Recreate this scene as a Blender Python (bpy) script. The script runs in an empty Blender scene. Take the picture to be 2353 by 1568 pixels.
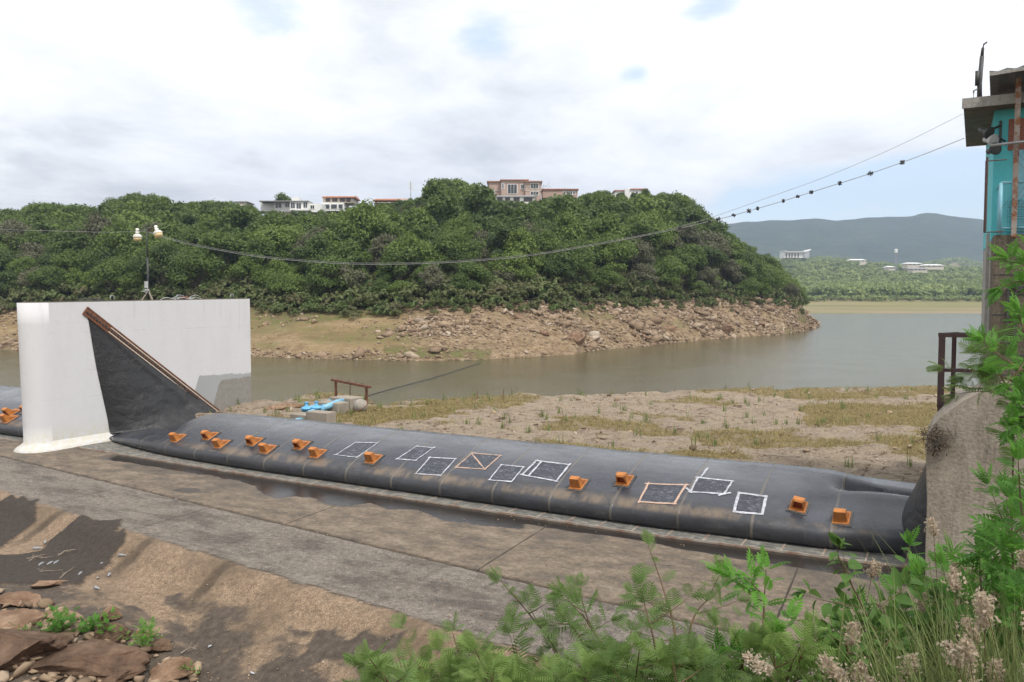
import bpy, math, random
import numpy as np
from mathutils import Vector, Matrix
from mathutils.bvhtree import BVHTree
R = math.radians
random.seed(7); RNG = np.random.default_rng(11)
scn = bpy.context.scene
C = scn.collection

# ------------------------------------------------------------------ camera
FPX, CZ = 1830.0, 6.0                      # focal length in units of a 2353 px wide frame; eye height over the apron
PITCH = math.atan(94 / FPX)
cam_d = bpy.data.cameras.new("camera"); cam = bpy.data.objects.new("camera", cam_d); C.objects.link(cam)
cam_d.sensor_width = 36; cam_d.lens = 36 * FPX / 2353; cam_d.clip_start = 0.1; cam_d.clip_end = 20000
cam.location = (0, 0, CZ); cam.rotation_euler = (R(90) - PITCH, 0, 0)
scn.camera = cam

# ------------------------------------------------------------------ world, sun, exposure
SUN_EL, SUN_AZ = R(56), R(148)             # azimuth clockwise from +Y: from behind, to the right
w = bpy.data.worlds.new("World"); scn.world = w; w.use_nodes = True
nt = w.node_tree; N = nt.nodes; Lk = nt.links
for n_ in list(N): N.remove(n_)
def wn(t, **k):
    n_ = N.new(t)
    for a, b in k.items(): setattr(n_, a, b)
    return n_
def wmath(op, a, b=None, clamp=False):
    m = wn('ShaderNodeMath', operation=op, use_clamp=clamp)
    for i, v in enumerate((a, b)):
        if v is None: continue
        if isinstance(v, (int, float)): m.inputs[i].default_value = v
        else: Lk.new(v, m.inputs[i])
    return m.outputs[0]
tc = wn('ShaderNodeTexCoord')
sky = wn('ShaderNodeTexSky', sky_type='NISHITA'); sky.sun_disc = False
sky.sun_elevation = SUN_EL; sky.sun_rotation = SUN_AZ; sky.altitude = 900; sky.air_density = 1.0; sky.dust_density = 0.6
nrm = wn('ShaderNodeVectorMath', operation='NORMALIZE'); Lk.new(tc.outputs['Generated'], nrm.inputs[0])
sep = wn('ShaderNodeSeparateXYZ'); Lk.new(nrm.outputs[0], sep.inputs[0])
zc = wmath('ADD', wmath('MAXIMUM', sep.outputs[2], 0.0), 0.22)
cx = wmath('DIVIDE', sep.outputs[0], zc); cy = wmath('DIVIDE', sep.outputs[1], zc)
cmb = wn('ShaderNodeCombineXYZ'); Lk.new(cx, cmb.inputs[0]); Lk.new(cy, cmb.inputs[1]); cmb.inputs[2].default_value = 0.7
def wnoise(scale, detail, rough, off=0.0, dist=0.0):
    t = wn('ShaderNodeTexNoise'); t.inputs['Scale'].default_value = scale; t.inputs['Detail'].default_value = detail
    t.inputs['Roughness'].default_value = rough; t.inputs['Distortion'].default_value = dist
    mp = wn('ShaderNodeMapping'); mp.inputs['Location'].default_value = (off, off * .7, off * .3)
    Lk.new(cmb.outputs[0], mp.inputs[0]); Lk.new(mp.outputs[0], t.inputs['Vector']); return t.outputs[0]
n1 = wnoise(1.1, 9, 0.58, 3.1, .3); n2 = wnoise(3.4, 8, 0.6, 9.0, .2); n3 = wnoise(0.75, 7, .6, 21.0, .5)
def pxdir(u, v):
    dx = (u - 1176.5) / FPX; dy = -(v - 784) / FPX
    r = Vector((dx, math.cos(PITCH) + dy * math.sin(PITCH), -math.sin(PITCH) + dy * math.cos(PITCH)))
    return r
def opening(u, v, wd, amp, squash=1.0):     # a gap in the cloud sheet around a compass direction
    d = pxdir(u, v).normalized()
    s = wn('ShaderNodeVectorMath', operation='SUBTRACT'); Lk.new(nrm.outputs[0], s.inputs[0]); s.inputs[1].default_value = d
    m = wn('ShaderNodeVectorMath', operation='MULTIPLY'); Lk.new(s.outputs[0], m.inputs[0]); m.inputs[1].default_value = (1 / wd, 1 / wd, squash / wd)
    l = wn('ShaderNodeVectorMath', operation='LENGTH'); Lk.new(m.outputs[0], l.inputs[0])
    g = wmath('POWER', 2.718, wmath('MULTIPLY', wmath('MULTIPLY', l.outputs['Value'], l.outputs['Value']), -1.0))
    return wmath('MULTIPLY', g, amp)
gaps = None
for a_ in ((620, 25, .07, .40, 1.8), (1110, 85, .055, .46, 1.4), (1650, 5, .060, .46, 2.0), (1455, 165, .03, .34, 2), (960, 205, .03, .14, 2),
           (1960, 445, .12, .56, 3.4), (1740, 485, .07, .42, 3.0), (2200, 440, .13, .52, 3.2), (2420, 430, .13, .4, 3), (200, 30, .05, .16, 2.5)):
    g_ = opening(*a_); gaps = g_ if gaps is None else wmath('ADD', gaps, g_)
low = opening(2015, 462, .040, .40, 2.4)    # the small white cumulus low on the right
gaps = wmath('SUBTRACT', gaps, low)
dens = wmath('ADD', wmath('MULTIPLY', n1, 0.9), wmath('MULTIPLY', n2, 0.5))
dens = wmath('SUBTRACT', dens, gaps)
mr = wn('ShaderNodeMapRange', interpolation_type='SMOOTHSTEP'); Lk.new(dens, mr.inputs['Value'])
mr.inputs['From Min'].default_value = 0.24; mr.inputs['From Max'].default_value = 0.54
cr = wn('ShaderNodeValToRGB'); Lk.new(wmath('ADD', wmath('MULTIPLY', n3, .7), wmath('MULTIPLY', n2, .3)), cr.inputs[0])
e = cr.color_ramp.elements; e[0].position = .37; e[0].color = (.62, .645, .685, 1); e[1].position = .60; e[1].color = (1.16, 1.16, 1.15, 1)
e2 = e.new(.48); e2.color = (.93, .94, .96, 1)
skm = wn('ShaderNodeVectorMath', operation='MULTIPLY_ADD'); Lk.new(sky.outputs[0], skm.inputs[0]); skm.inputs[1].default_value = (.10, .095, .088)
skm.inputs[2].default_value = (.42, .48, .54)      # thin veil of high cloud in the clear gaps
mx = wn('ShaderNodeMix', data_type='RGBA'); Lk.new(mr.outputs[0], mx.inputs[0]); Lk.new(skm.outputs[0], mx.inputs[6]); Lk.new(cr.outputs[0], mx.inputs[7])
bg = wn('ShaderNodeBackground'); bg.inputs[1].default_value = 1.0; Lk.new(mx.outputs[2], bg.inputs[0])
wo = wn('ShaderNodeOutputWorld'); Lk.new(bg.outputs[0], wo.inputs[0])

sl = bpy.data.lights.new("sun", 'SUN'); sl.energy = 2.7; sl.angle = R(8); sl.color = (1, .95, .87)
so = bpy.data.objects.new("sun", sl); C.objects.link(so)
sdir = Vector((math.sin(SUN_AZ) * math.cos(SUN_EL), math.cos(SUN_AZ) * math.cos(SUN_EL), math.sin(SUN_EL)))
so.rotation_euler = sdir.to_track_quat('Z', 'Y').to_euler(); so.location = (0, 0, 60)
scn.view_settings.view_transform = 'Standard'; scn.view_settings.look = 'None'
scn.view_settings.exposure = 0.30; scn.view_settings.gamma = 1.0; scn.view_settings.use_curve_mapping = False
scn.cycles.max_bounces = 6; scn.cycles.transparent_max_bounces = 6

# ------------------------------------------------------------------ helpers: pixels and the dam's own frame
def V3(x, y, z): return np.array([x, y, z], float)
def at_z(u, v, z):
    r = np.array(pxdir(u, v)); return V3(0, 0, CZ) + r * ((z - CZ) / r[2])
def at_y(u, v, D):
    r = np.array(pxdir(u, v)); return V3(0, 0, CZ) + r * (D / r[1])
AX = np.array([0.87652279, -0.48136036]); NX = np.array([0.48136036, 0.87652279]); O2 = np.array([-16.74378457, 31.60186268])
DROT = math.atan2(AX[1], AX[0])
def loc2w(a, n, z):
    a = np.asarray(a, float); n = np.asarray(n, float); z = np.asarray(z, float) + 0 * a
    return np.stack([O2[0] + a * AX[0] + n * NX[0], O2[1] + a * AX[1] + n * NX[1], z], -1)
def w2loc(P):
    P = np.asarray(P, float); q = P[..., :2] - O2
    return np.stack([q @ AX, q @ NX, P[..., 2]], -1)
def lz(u, v, z): return w2loc(at_z(u, v, z))
def la(u, v, a):                            # pixel ray meets the upright plane a = const
    r = np.array(pxdir(u, v)); o = V3(0, 0, CZ)
    t = (a - (o[:2] - O2) @ AX) / (r[:2] @ AX); return w2loc(o + r * t)
def ln(u, v, n):
    r = np.array(pxdir(u, v)); o = V3(0, 0, CZ)
    t = (n - (o[:2] - O2) @ NX) / (r[:2] @ NX); return w2loc(o + r * t)
def project(P):
    P = np.asarray(P, float) - V3(0, 0, CZ); cp, sp = math.cos(PITCH), math.sin(PITCH)
    f = P[..., 1] * cp - P[..., 2] * sp; up = P[..., 1] * sp + P[..., 2] * cp; f = np.maximum(f, .05)
    return 1176.5 + FPX * P[..., 0] / f, 784 - FPX * up / f

def _h(ix, iy, s):
    n_ = (ix.astype(np.int64) * 374761393 + iy.astype(np.int64) * 668265263 + s * 2147483647 + 12345) & 0xffffffff
    n_ = ((n_ ^ (n_ >> 13)) * 1274126177) & 0xffffffff
    return ((n_ ^ (n_ >> 16)) & 0xffff) / 65535.0
def noise(x, y, s=0):
    x = np.asarray(x, float); y = np.asarray(y, float)
    ix = np.floor(x); iy = np.floor(y); fx = x - ix; fy = y - iy
    fx = fx * fx * (3 - 2 * fx); fy = fy * fy * (3 - 2 * fy)
    a = _h(ix, iy, s); b = _h(ix + 1, iy, s); c = _h(ix, iy + 1, s); d = _h(ix + 1, iy + 1, s)
    return (a * (1 - fx) + b * fx) * (1 - fy) + (c * (1 - fx) + d * fx) * fy
def fbm(x, y, o=4, s=0, g=.5):
    t = 0; amp = 1; tot = 0
    for i in range(o): t = t + amp * noise(x * 2 ** i + 17.3 * i, y * 2 ** i - 9.1 * i, s + i); tot += amp; amp *= g
    return t / tot
def sstep(a, b, x):
    t = np.clip((x - a) / (b - a), 0, 1); return t * t * (3 - 2 * t)
def inpoly(px, py, poly):
    r = np.zeros(np.shape(px), bool); n_ = len(poly); j = n_ - 1
    for i in range(n_):
        xi, yi = poly[i]; xj, yj = poly[j]
        c = ((yi > py) != (yj > py)) & (px < (xj - xi) * (py - yi) / ((yj - yi) or 1e-9) + xi); r ^= c; j = i
    return r
def pw(x, pts):
    p_ = sorted(pts); return np.interp(x, [q[0] for q in p_], [q[1] for q in p_])

# ------------------------------------------------------------------ helpers: objects
def tag(o, label=None, cat=None, group=None, kind=None):
    if label: o['label'] = label
    if cat: o['category'] = cat
    if group: o['group'] = group
    if kind: o['kind'] = kind
    return o
def empty(name, loc, rz=0.0):
    o = bpy.data.objects.new(name, None); C.objects.link(o); o.location = loc; o.rotation_euler = (0, 0, rz); o.empty_display_size = .2; return o
def dam_root(name, a=0, n=0, z=0):
    p_ = loc2w(a, n, z); return empty(name, tuple(p_), DROT)
def mesh_np(name, V, F, mat=None, smooth=False, attrs=None):
    V = np.ascontiguousarray(V, np.float32).reshape(-1, 3); F = np.ascontiguousarray(F, np.int32); k = F.shape[1]
    m = bpy.data.meshes.new(name); m.vertices.add(len(V)); m.vertices.foreach_set('co', V.ravel())
    m.loops.add(F.size); m.loops.foreach_set('vertex_index', F.ravel())
    m.polygons.add(len(F)); m.polygons.foreach_set('loop_start', np.arange(0, F.size, k, dtype=np.int32))
    if smooth: m.polygons.foreach_set('use_smooth', np.ones(len(F), bool))
    m.update(calc_edges=True)
    for kx, v in (attrs or {}).items():
        at = m.attributes.new(kx, 'FLOAT', 'POINT'); at.data.foreach_set('value', np.ascontiguousarray(v, np.float32).ravel())
    if mat: m.materials.append(mat)
    return m
def link(name, mesh, parent=None, loc=None):
    o = bpy.data.objects.new(name, mesh); C.objects.link(o)
    if parent: o.parent = parent
    if loc is not None: o.location = loc
    return o
class MB:
    def __init__(s): s.v = []; s.f = []
    def add(s, vs, fs):
        b = len(s.v); s.v += [tuple(map(float, q)) for q in vs]; s.f += [tuple(b + i for i in f) for f in fs]; return s
    def box(s, x0, x1, y0, y1, z0, z1):
        v = [(x, y, z) for z in (z0, z1) for y in (y0, y1) for x in (x0, x1)]
        return s.add(v, [(0, 2, 3, 1), (4, 5, 7, 6), (0, 1, 5, 4), (2, 6, 7, 3), (0, 4, 6, 2), (1, 3, 7, 5)])
    def hexa(s, b, t):                       # bottom ring of 4, top ring of 4
        v = list(b) + list(t)
        return s.add(v, [(3, 2, 1, 0), (4, 5, 6, 7), (0, 1, 5, 4), (1, 2, 6, 5), (2, 3, 7, 6), (3, 0, 4, 7)])
    def prism(s, poly, axis, t0, t1):        # poly of 2-D points, extruded along axis index
        def P(q, t):
            q = list(q); q.insert(axis, t); return q
        n_ = len(poly); v = [P(q, t0) for q in poly] + [P(q, t1) for q in poly]
        return s.add(v, [tuple(range(n_ - 1, -1, -1)), tuple(range(n_, 2 * n_))] + [(i, (i + 1) % n_, n_ + (i + 1) % n_, n_ + i) for i in range(n_)])
    def tube(s, pts, r, k=8, cap=True):
        pts = [Vector(p_) for p_ in pts]; rs = r if isinstance(r, (list, tuple)) else [r] * len(pts); rings = []
        up = Vector((0, 0, 1))
        for i, p_ in enumerate(pts):
            t = (pts[min(i + 1, len(pts) - 1)] - pts[max(i - 1, 0)]).normalized()
            x = t.cross(up if abs(t.z) < .95 else Vector((1, 0, 0))).normalized(); y = t.cross(x)
            rings.append([p_ + (x * math.cos(2 * math.pi * j / k) + y * math.sin(2 * math.pi * j / k)) * rs[i] for j in range(k)])
        v = [q for rg in rings for q in rg]; f = []
        for i in range(len(pts) - 1):
            for j in range(k): f.append((i * k + j, i * k + (j + 1) % k, (i + 1) * k + (j + 1) % k, (i + 1) * k + j))
        if cap: f.append(tuple(range(k - 1, -1, -1))); f.append(tuple((len(pts) - 1) * k + j for j in range(k)))
        return s.add(v, f)
    def beam(s, p0, p1, w_, h_):
        p0 = Vector(p0); p1 = Vector(p1); t = (p1 - p0).normalized(); x = t.cross(Vector((0, 0, 1)) if abs(t.z) < .95 else Vector((0, 1, 0))).normalized(); y = x.cross(t)
        c = [(x * a * w_ / 2 + y * b * h_ / 2) for a, b in ((-1, -1), (1, -1), (1, 1), (-1, 1))]
        return s.hexa([p0 + q for q in c], [p1 + q for q in c])
    def lathe(s, prof, k=16, c=(0, 0, 0)):
        v = []; f = []
        for r, z in prof:
            for j in range(k): v.append((c[0] + r * math.cos(2 * math.pi * j / k), c[1] + r * math.sin(2 * math.pi * j / k), c[2] + z))
        for i in range(len(prof) - 1):
            for j in range(k): f.append((i * k + j, i * k + (j + 1) % k, (i + 1) * k + (j + 1) % k, (i + 1) * k + j))
        f.append(tuple(range(k - 1, -1, -1))); f.append(tuple((len(prof) - 1) * k + j for j in range(k)))
        return s.add(v, f)
    def build(s, name, mat, parent=None, smooth=False, bevel=0):
        m = bpy.data.meshes.new(name); m.from_pydata(s.v, [], s.f); m.materials.append(mat)
        if smooth: m.polygons.foreach_set('use_smooth', [True] * len(m.polygons))
        m.update(); o = link(name, m, parent)
        if bevel:
            b = o.modifiers.new('bevel', 'BEVEL'); b.width = bevel; b.segments = 2; b.limit_method = 'ANGLE'
        return o
def grid(nu, nv):
    i = np.arange(nu - 1)[:, None] * nv + np.arange(nv - 1)[None, :]; i = i.ravel()
    return np.stack([i, i + nv, i + nv + 1, i + 1], -1)

# ------------------------------------------------------------------ helpers: materials
class Mt:
    def __init__(s, name):
        s.m = bpy.data.materials.new(name); s.m.use_nodes = True; s.t = s.m.node_tree; s.b = s.t.nodes['Principled BSDF']
    def n(s, t, **k):
        q = s.t.nodes.new(t)
        for a, b in k.items(): setattr(q, a, b)
        return q
    def L(s, a, b): s.t.links.new(a, b)
    def inp(s, nd, i, v):
        if isinstance(v, (int, float)): nd.inputs[i].default_value = v
        elif isinstance(v, tuple): nd.inputs[i].default_value = v if len(v) != 3 or nd.inputs[i].type == 'VECTOR' else v + (1,)
        elif v is not None: s.L(v, nd.inputs[i])
    def math(s, op, a, b=None, clamp=False):
        m = s.n('ShaderNodeMath', operation=op, use_clamp=clamp); s.inp(m, 0, a); s.inp(m, 1, b); return m.outputs[0]
    def co(s, kind='Object', scale=(1, 1, 1), rot=(0, 0, 0)):
        if kind == 'World': src = s.n('ShaderNodeNewGeometry').outputs['Position']
        else: src = s.n('ShaderNodeTexCoord').outputs[kind]
        mp = s.n('ShaderNodeMapping'); mp.inputs['Scale'].default_value = scale; mp.inputs['Rotation'].default_value = rot; s.L(src, mp.inputs[0]); return mp.outputs[0]
    def noise(s, scale, detail=5, rough=.55, co=None, dist=0.0):
        t = s.n('ShaderNodeTexNoise'); t.inputs['Scale'].default_value = scale; t.inputs['Detail'].default_value = detail
        t.inputs['Roughness'].default_value = rough; t.inputs['Distortion'].default_value = dist; s.L(co or s.co(), t.inputs['Vector']); return t.outputs[0]
    def voro(s, scale, co=None, feature='F1'):
        t = s.n('ShaderNodeTexVoronoi', feature=feature); t.inputs['Scale'].default_value = scale; s.L(co or s.co(), t.inputs['Vector']); return t
    def ramp(s, f, stops):
        r = s.n('ShaderNodeValToRGB'); s.L(f, r.inputs[0]); el = r.color_ramp.elements
        while len(el) < len(stops): el.new(.5)
        for q, (p_, c) in zip(el, stops): q.position = p_; q.color = (c if isinstance(c, tuple) else (c, c, c)) + (1,)
        return r.outputs[0]
    def mr(s, f, a, b, c=0.0, d=1.0, smooth=True):
        r = s.n('ShaderNodeMapRange', interpolation_type='SMOOTHSTEP' if smooth else 'LINEAR'); s.L(f, r.inputs[0])
        for i, v in enumerate((a, b, c, d)): r.inputs[i + 1].default_value = v
        return r.outputs[0]
    def mix(s, f, a, b, mode='MIX'):
        q = s.n('ShaderNodeMix', data_type='RGBA', blend_type=mode); s.inp(q, 0, f); s.inp(q, 6, a); s.inp(q, 7, b); return q.outputs[2]
    def attr(s, name): return s.n('ShaderNodeAttribute', attribute_name=name).outputs['Fac']
    def col(s, c): s.inp(s.b, 'Base Color', c); return s
    def rough(s, r): s.inp(s.b, 'Roughness', r); return s
    def spec(s, v): s.b.inputs['Specular IOR Level'].default_value = v; return s
    def bump(s, h_, dist=.01, strength=1.0):
        b = s.n('ShaderNodeBump'); b.inputs['Distance'].default_value = dist; b.inputs['Strength'].default_value = strength; s.L(h_, b.inputs['Height']); s.L(b.outputs[0], s.b.inputs['Normal']); return s
def paint(name, c, c2=None, rough=.5, scale=4, rust=None, metal=0, bump=.003, spec=.5):
    m = Mt(name); c2 = c2 or tuple(x * .7 for x in c); nz = m.noise(scale, 6, .65); base = m.mix(m.mr(nz, .35, .7), c, c2)
    if rust: base = m.mix(m.mr(m.noise(scale * 1.7, 8, .7), rust, rust + .1), base, m.ramp(m.noise(scale * 9, 4), [(.3, (.12, .04, .015)), (.7, (.28, .12, .05))]))
    m.col(base).rough(rough).spec(spec).bump(m.noise(scale * 8, 4), bump); m.b.inputs['Metallic'].default_value = metal; return m.m

# pavement, seen from the camera: zones come from the mesh as attributes
m = Mt('pavement'); oc = m.co()
big = m.noise(.55, 6, .6, oc); mid = m.noise(2.4, 7, .7, oc); fine = m.noise(26, 4, .7, oc); spk = m.voro(34, oc)
spk2 = m.voro(60, oc)
grey = m.ramp(fine, [(.28, (.095, .078, .063)), (.5, (.205, .174, .145)), (.74, (.41, .36, .31))])
grey = m.mix(m.mr(m.noise(.9, 8, .72, m.co('Object', (.55, 1.6, 1), (0, 0, .1))), .42, .62, 0, .75), grey, (.082, .068, .056)); grey = m.mix(m.mr(big, .5, .7, 0, .6), grey, (.24, .21, .175)); grey = m.mix(m.mr(spk.outputs['Distance'], .02, .20, .8, 0), grey, (.40, .37, .34))
tan = m.ramp(fine, [(.25, (.18, .122, .075)), (.5, (.31, .218, .142)), (.78, (.47, .35, .245))])
pebr = m.n('ShaderNodeSeparateColor'); m.L(spk2.outputs['Color'], pebr.inputs[0]); peb = m.ramp(pebr.outputs[0], [(.1, (.10, .065, .04)), (.5, (.25, .175, .11)), (.9, (.44, .33, .235))])
tan = m.mix(.55, tan, peb); tan = m.mix(m.mr(big, .4, .65), tan, (.19, .135, .088))
slab = m.ramp(m.noise(1.1, 8, .68, m.co('Object', (1, 1.8, 1))), [(.30, (.095, .080, .066)), (.44, (.165, .132, .10)), (.56, (.235, .182, .132)), (.72, (.30, .25, .195))])
slab = m.mix(m.mr(spk.outputs['Distance'], .03, .16, .4, 0), slab, (.36, .31, .26)); slab = m.mix(m.mr(fine, .45, .8, 0, .4), slab, (.085, .068, .054))
base = m.mix(m.attr('tan'), grey, tan); base = m.mix(m.attr('slab'), base, slab)
mudc = m.ramp(m.noise(6, 6, .6, oc), [(.3, (.070, .054, .042)), (.7, (.125, .098, .076))]); mudc = m.mix(m.mr(spk.outputs['Distance'], .03, .12, .4, 0), mudc, (.2, .16, .12))
base = m.mix(m.attr('mud'), base, mudc)
sandc = m.ramp(fine, [(.3, (.040, .031, .024)), (.7, (.068, .052, .040))]); base = m.mix(m.attr('sand'), base, sandc); mot = m.mr(m.noise(7, 7, .78, oc), .3, .72, .55, 1.4, False); base = m.mix(1.0, base, m.ramp(m.math('MULTIPLY', mot, .5), [(0, 0.), (1, 2.0)]), 'MULTIPLY')
wt = m.attr('wet'); base = m.mix(m.math('MULTIPLY', wt, .93), base, (.014, .012, .011))
spx = m.n('ShaderNodeSeparateXYZ'); m.L(oc, spx.inputs[0])
jx = m.math('ABSOLUTE', m.math('SUBTRACT', m.math('MODULO', m.math('ADD', m.math('ADD', spx.outputs[0], m.math('MULTIPLY', spx.outputs[1], .04)), 64.0 - 14.2 + 3.2 - .0), 6.4), 3.2))
jx = m.math('ADD', jx, m.math('MULTIPLY', m.math('SUBTRACT', m.noise(2.5, 4, .6, oc), .5), .04))
base = m.mix(m.math('MULTIPLY', m.mr(jx, .012, .030, 1, 0), m.attr('slab')), base, (.045, .034, .025))
base = m.mix(m.attr('joint'), base, m.mix(m.mr(mid, .4, .7), (.035, .026, .018), (.085, .06, .04)))
m.col(base); m.rough(m.mr(wt, 0, 1, .88, .14, False)).spec(.4)
hb = m.math('MULTIPLY', m.math('ADD', fine, m.math('MULTIPLY', spk2.outputs['Distance'], -.8)), m.mr(wt, 0, 1, 1, .06, False)); m.bump(hb, .022, 1)
M_PAVE = m.m

m = Mt('shelf_rock'); oc = m.co('World'); big = m.noise(.30, 6, .62, oc); mid = m.noise(1.3, 8, .7, oc); fine = m.noise(11, 5, .7, oc); ck = m.noise(2.2, 8, .75, m.co('World', (.5, 1.6, 1)), .6)
rock = m.ramp(fine, [(.28, (.15, .11, .078)), (.5, (.33, .262, .20)), (.75, (.52, .43, .345))]); rock = m.mix(m.mr(mid, .42, .62), rock, (.36, .295, .215))
rock = m.mix(m.mr(ck, .36, .47, 1, 0), rock, (.12, .078, .052)); vo = m.voro(5, m.co('World', (1, 1.7, 1))); rock = m.mix(m.mr(vo.outputs['Distance'], .08, .3, .5, 0), rock, (.46, .39, .33))
gr = m.ramp(m.noise(9, 5, .7, oc), [(.3, (.16, .125, .055)), (.55, (.25, .195, .09)), (.8, (.34, .27, .15))])
g = m.mr(m.math('ADD', m.attr('grass'), m.math('MULTIPLY', m.math('SUBTRACT', m.noise(4.5, 8, .8, oc), .5), 2.2)), .40, .85)
m.col(m.mix(g, rock, gr)).rough(.92).spec(.2).bump(m.math('ADD', m.math('MULTIPLY', ck, 1.2), m.math('MULTIPLY', fine, .6)), .16, 1); M_SHELF = m.m

m = Mt('hill_soil'); oc = m.co('World'); f1 = m.noise(.9, 8, .72, oc); f2 = m.noise(.12, 5, .6, oc)
lay = m.noise(1.0, 6, .7, m.co('World', (.06, .06, 1.5)))
rk = m.ramp(f1, [(.3, (.10, .068, .042)), (.5, (.25, .18, .11)), (.72, (.42, .33, .23))])
sg = m.ramp(m.math('ADD', m.math('MULTIPLY', f1, .5), m.math('MULTIPLY', lay, .5)), [(.36, (.16, .112, .06)), (.5, (.26, .19, .10)), (.66, (.36, .275, .165))])
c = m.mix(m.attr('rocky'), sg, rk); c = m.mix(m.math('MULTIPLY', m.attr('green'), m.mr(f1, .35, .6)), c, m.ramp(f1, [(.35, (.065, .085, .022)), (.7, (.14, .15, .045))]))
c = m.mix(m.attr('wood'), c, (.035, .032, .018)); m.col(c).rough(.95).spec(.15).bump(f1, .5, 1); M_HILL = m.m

def leaf_mat(name, c0, c1, c2, attr=False, tr=.25, sc=.06):
    m = Mt(name); rnd = m.attr('tint') if attr else m.n('ShaderNodeObjectInfo').outputs['Random']
    f = m.math('ADD', m.math('MULTIPLY', rnd, .72), m.math('MULTIPLY', m.noise(sc, 4, .6, m.co('World')), .28))
    c = m.ramp(f, [(.12, c0), (.48, c1), (.88, c2)])
    c = m.mix(m.mr(m.noise(1.6 if sc < 1 else 9, 3, .6, m.co('World')), .35, .7, 0, .45), c, tuple(x * 1.5 for x in c1))
    m.col(c).rough(.6).spec(.25)
    t = m.n('ShaderNodeBsdfTranslucent'); m.L(m.mix(.5, c, tuple(min(1, x * 1.7) for x in c2)), t.inputs[0]); mx_ = m.n('ShaderNodeMixShader'); mx_.inputs[0].default_value = tr
    out = m.t.nodes['Material Output']; m.L(m.b.outputs[0], mx_.inputs[1]); m.L(t.outputs[0], mx_.inputs[2]); m.L(mx_.outputs[0], out.inputs[0]); return m.m
LG = ((.046, .068, .024), (.080, .122, .028), (.150, .205, .044))
M_LEAF = leaf_mat('tree_leaves', *LG); M_LEAFA = leaf_mat('tree_leaves_wood', *LG, attr=True)
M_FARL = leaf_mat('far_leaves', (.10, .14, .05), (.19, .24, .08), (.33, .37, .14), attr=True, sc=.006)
M_PALE = leaf_mat('grey_green_leaves', (.085, .085, .05), (.12, .12, .07), (.15, .15, .09))
M_SHR = leaf_mat('feathery_leaves', (.075, .125, .04), (.125, .195, .06), (.21, .30, .08), sc=3, tr=.4)
M_BRD = leaf_mat('broad_leaves', (.055, .14, .025), (.085, .21, .035), (.15, .33, .05), sc=3, tr=.4)
M_OVL = leaf_mat('oval_leaves', (.06, .12, .03), (.08, .16, .035), (.15, .24, .06), sc=3, tr=.35)
M_GRS = leaf_mat('green_grass', (.09, .13, .04), (.14, .18, .06), (.22, .24, .10), attr=True, sc=2, tr=.3)
M_DRYG = leaf_mat('dry_grass', (.24, .18, .08), (.30, .235, .11), (.20, .20, .075), attr=True, sc=.5, tr=.25)
M_PLUME = leaf_mat('seed_plume', (.34, .26, .19), (.42, .34, .26), (.50, .43, .34), sc=3, tr=.4)
M_BARK = paint('bark', (.13, .10, .07), (.06, .045, .035), .9, 3)
M_STEM = paint('plant_stem', (.13, .075, .035), (.07, .05, .03), .7, 8)

m = Mt('lake_water'); oc = m.co('World', (1, 1, 1)); wv = m.noise(2.2, 6, .68, m.co('World', (.8, 1.5, 1))); wv2 = m.noise(.16, 3, .5, m.co('World', (1, 1, 1)))
m.col(m.mix(m.mr(m.noise(.02, 3, .5, oc), .35, .7), (.088, .080, .038), (.075, .068, .034))).rough(.15).spec(.5)
m.bump(m.math('MULTIPLY', wv, m.mr(wv2, .3, .7, .7, 1.2)), .055, 1); m.b.inputs['IOR'].default_value = 1.6; M_WATER = m.m

m = Mt('dam_rubber'); oc = m.co(); sp = m.n('ShaderNodeSeparateXYZ'); m.L(oc, sp.inputs[0])
seam = m.math('ABSOLUTE', m.math('SUBTRACT', m.math('MODULO', m.math('ADD', sp.outputs[0], 37.0 + .42), 1.83), .915))
seam = m.math('ADD', seam, m.math('MULTIPLY', m.math('SUBTRACT', m.noise(3, 3, .5, oc), .5), .02)); sm = m.mr(seam, .022, .05, 1, 0)
dust = m.noise(.9, 8, .72, oc, .6); scr = m.noise(1.2, 8, .78, m.co('Object', (1, 3.2, 3), (0, 0, .4)), 1.2)
b0 = m.ramp(dust, [(.3, (.022, .026, .036)), (.55, (.042, .045, .056)), (.75, (.095, .096, .104))])
b0 = m.mix(m.mr(scr, .56, .74, 0, .5), b0, (.15, .15, .155))
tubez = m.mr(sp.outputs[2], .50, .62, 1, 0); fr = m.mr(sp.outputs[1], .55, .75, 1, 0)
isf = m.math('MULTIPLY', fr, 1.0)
b0 = m.mix(m.math('MULTIPLY', m.mr(sp.outputs[2], .9, 1.35), m.mr(m.noise(1.1, 6, .7, m.co('Object', (.5, 1.5, 1))), .3, .7, .15, .6)), b0, (.17, .175, .19))  # sky sheen along the crest, painted into the rubber as a paler blue-grey
b0 = m.mix(m.math('MULTIPLY', isf, m.mr(m.noise(7, 6, .7, m.co('Object', (.5, 1, 1.5))), .4, .7, .1, .75)), b0, (.028, .024, .020))
lip = m.math('MULTIPLY', m.math('MULTIPLY', m.mr(sp.outputs[2], .44, .56), m.mr(sp.outputs[2], .62, .74, 1, 0)), m.mr(m.noise(1.6, 7, .75, m.co('Object', (1, .5, .5))), .40, .62))
b0 = m.mix(m.math('MULTIPLY', m.math('MULTIPLY', lip, fr), .85), b0, (.17, .125, .085))
drip = m.mr(m.noise(3.2, 5, .75, m.co('Object', (2.4, .15, .25))), .60, .72); b0 = m.mix(m.math('MULTIPLY', m.math('MULTIPLY', drip, fr), .5), b0, (.14, .115, .085))
b0 = m.mix(m.math('MULTIPLY', sm, m.mr(dust, .3, .6, .3, .8)), b0, (.13, .112, .09))
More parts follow.
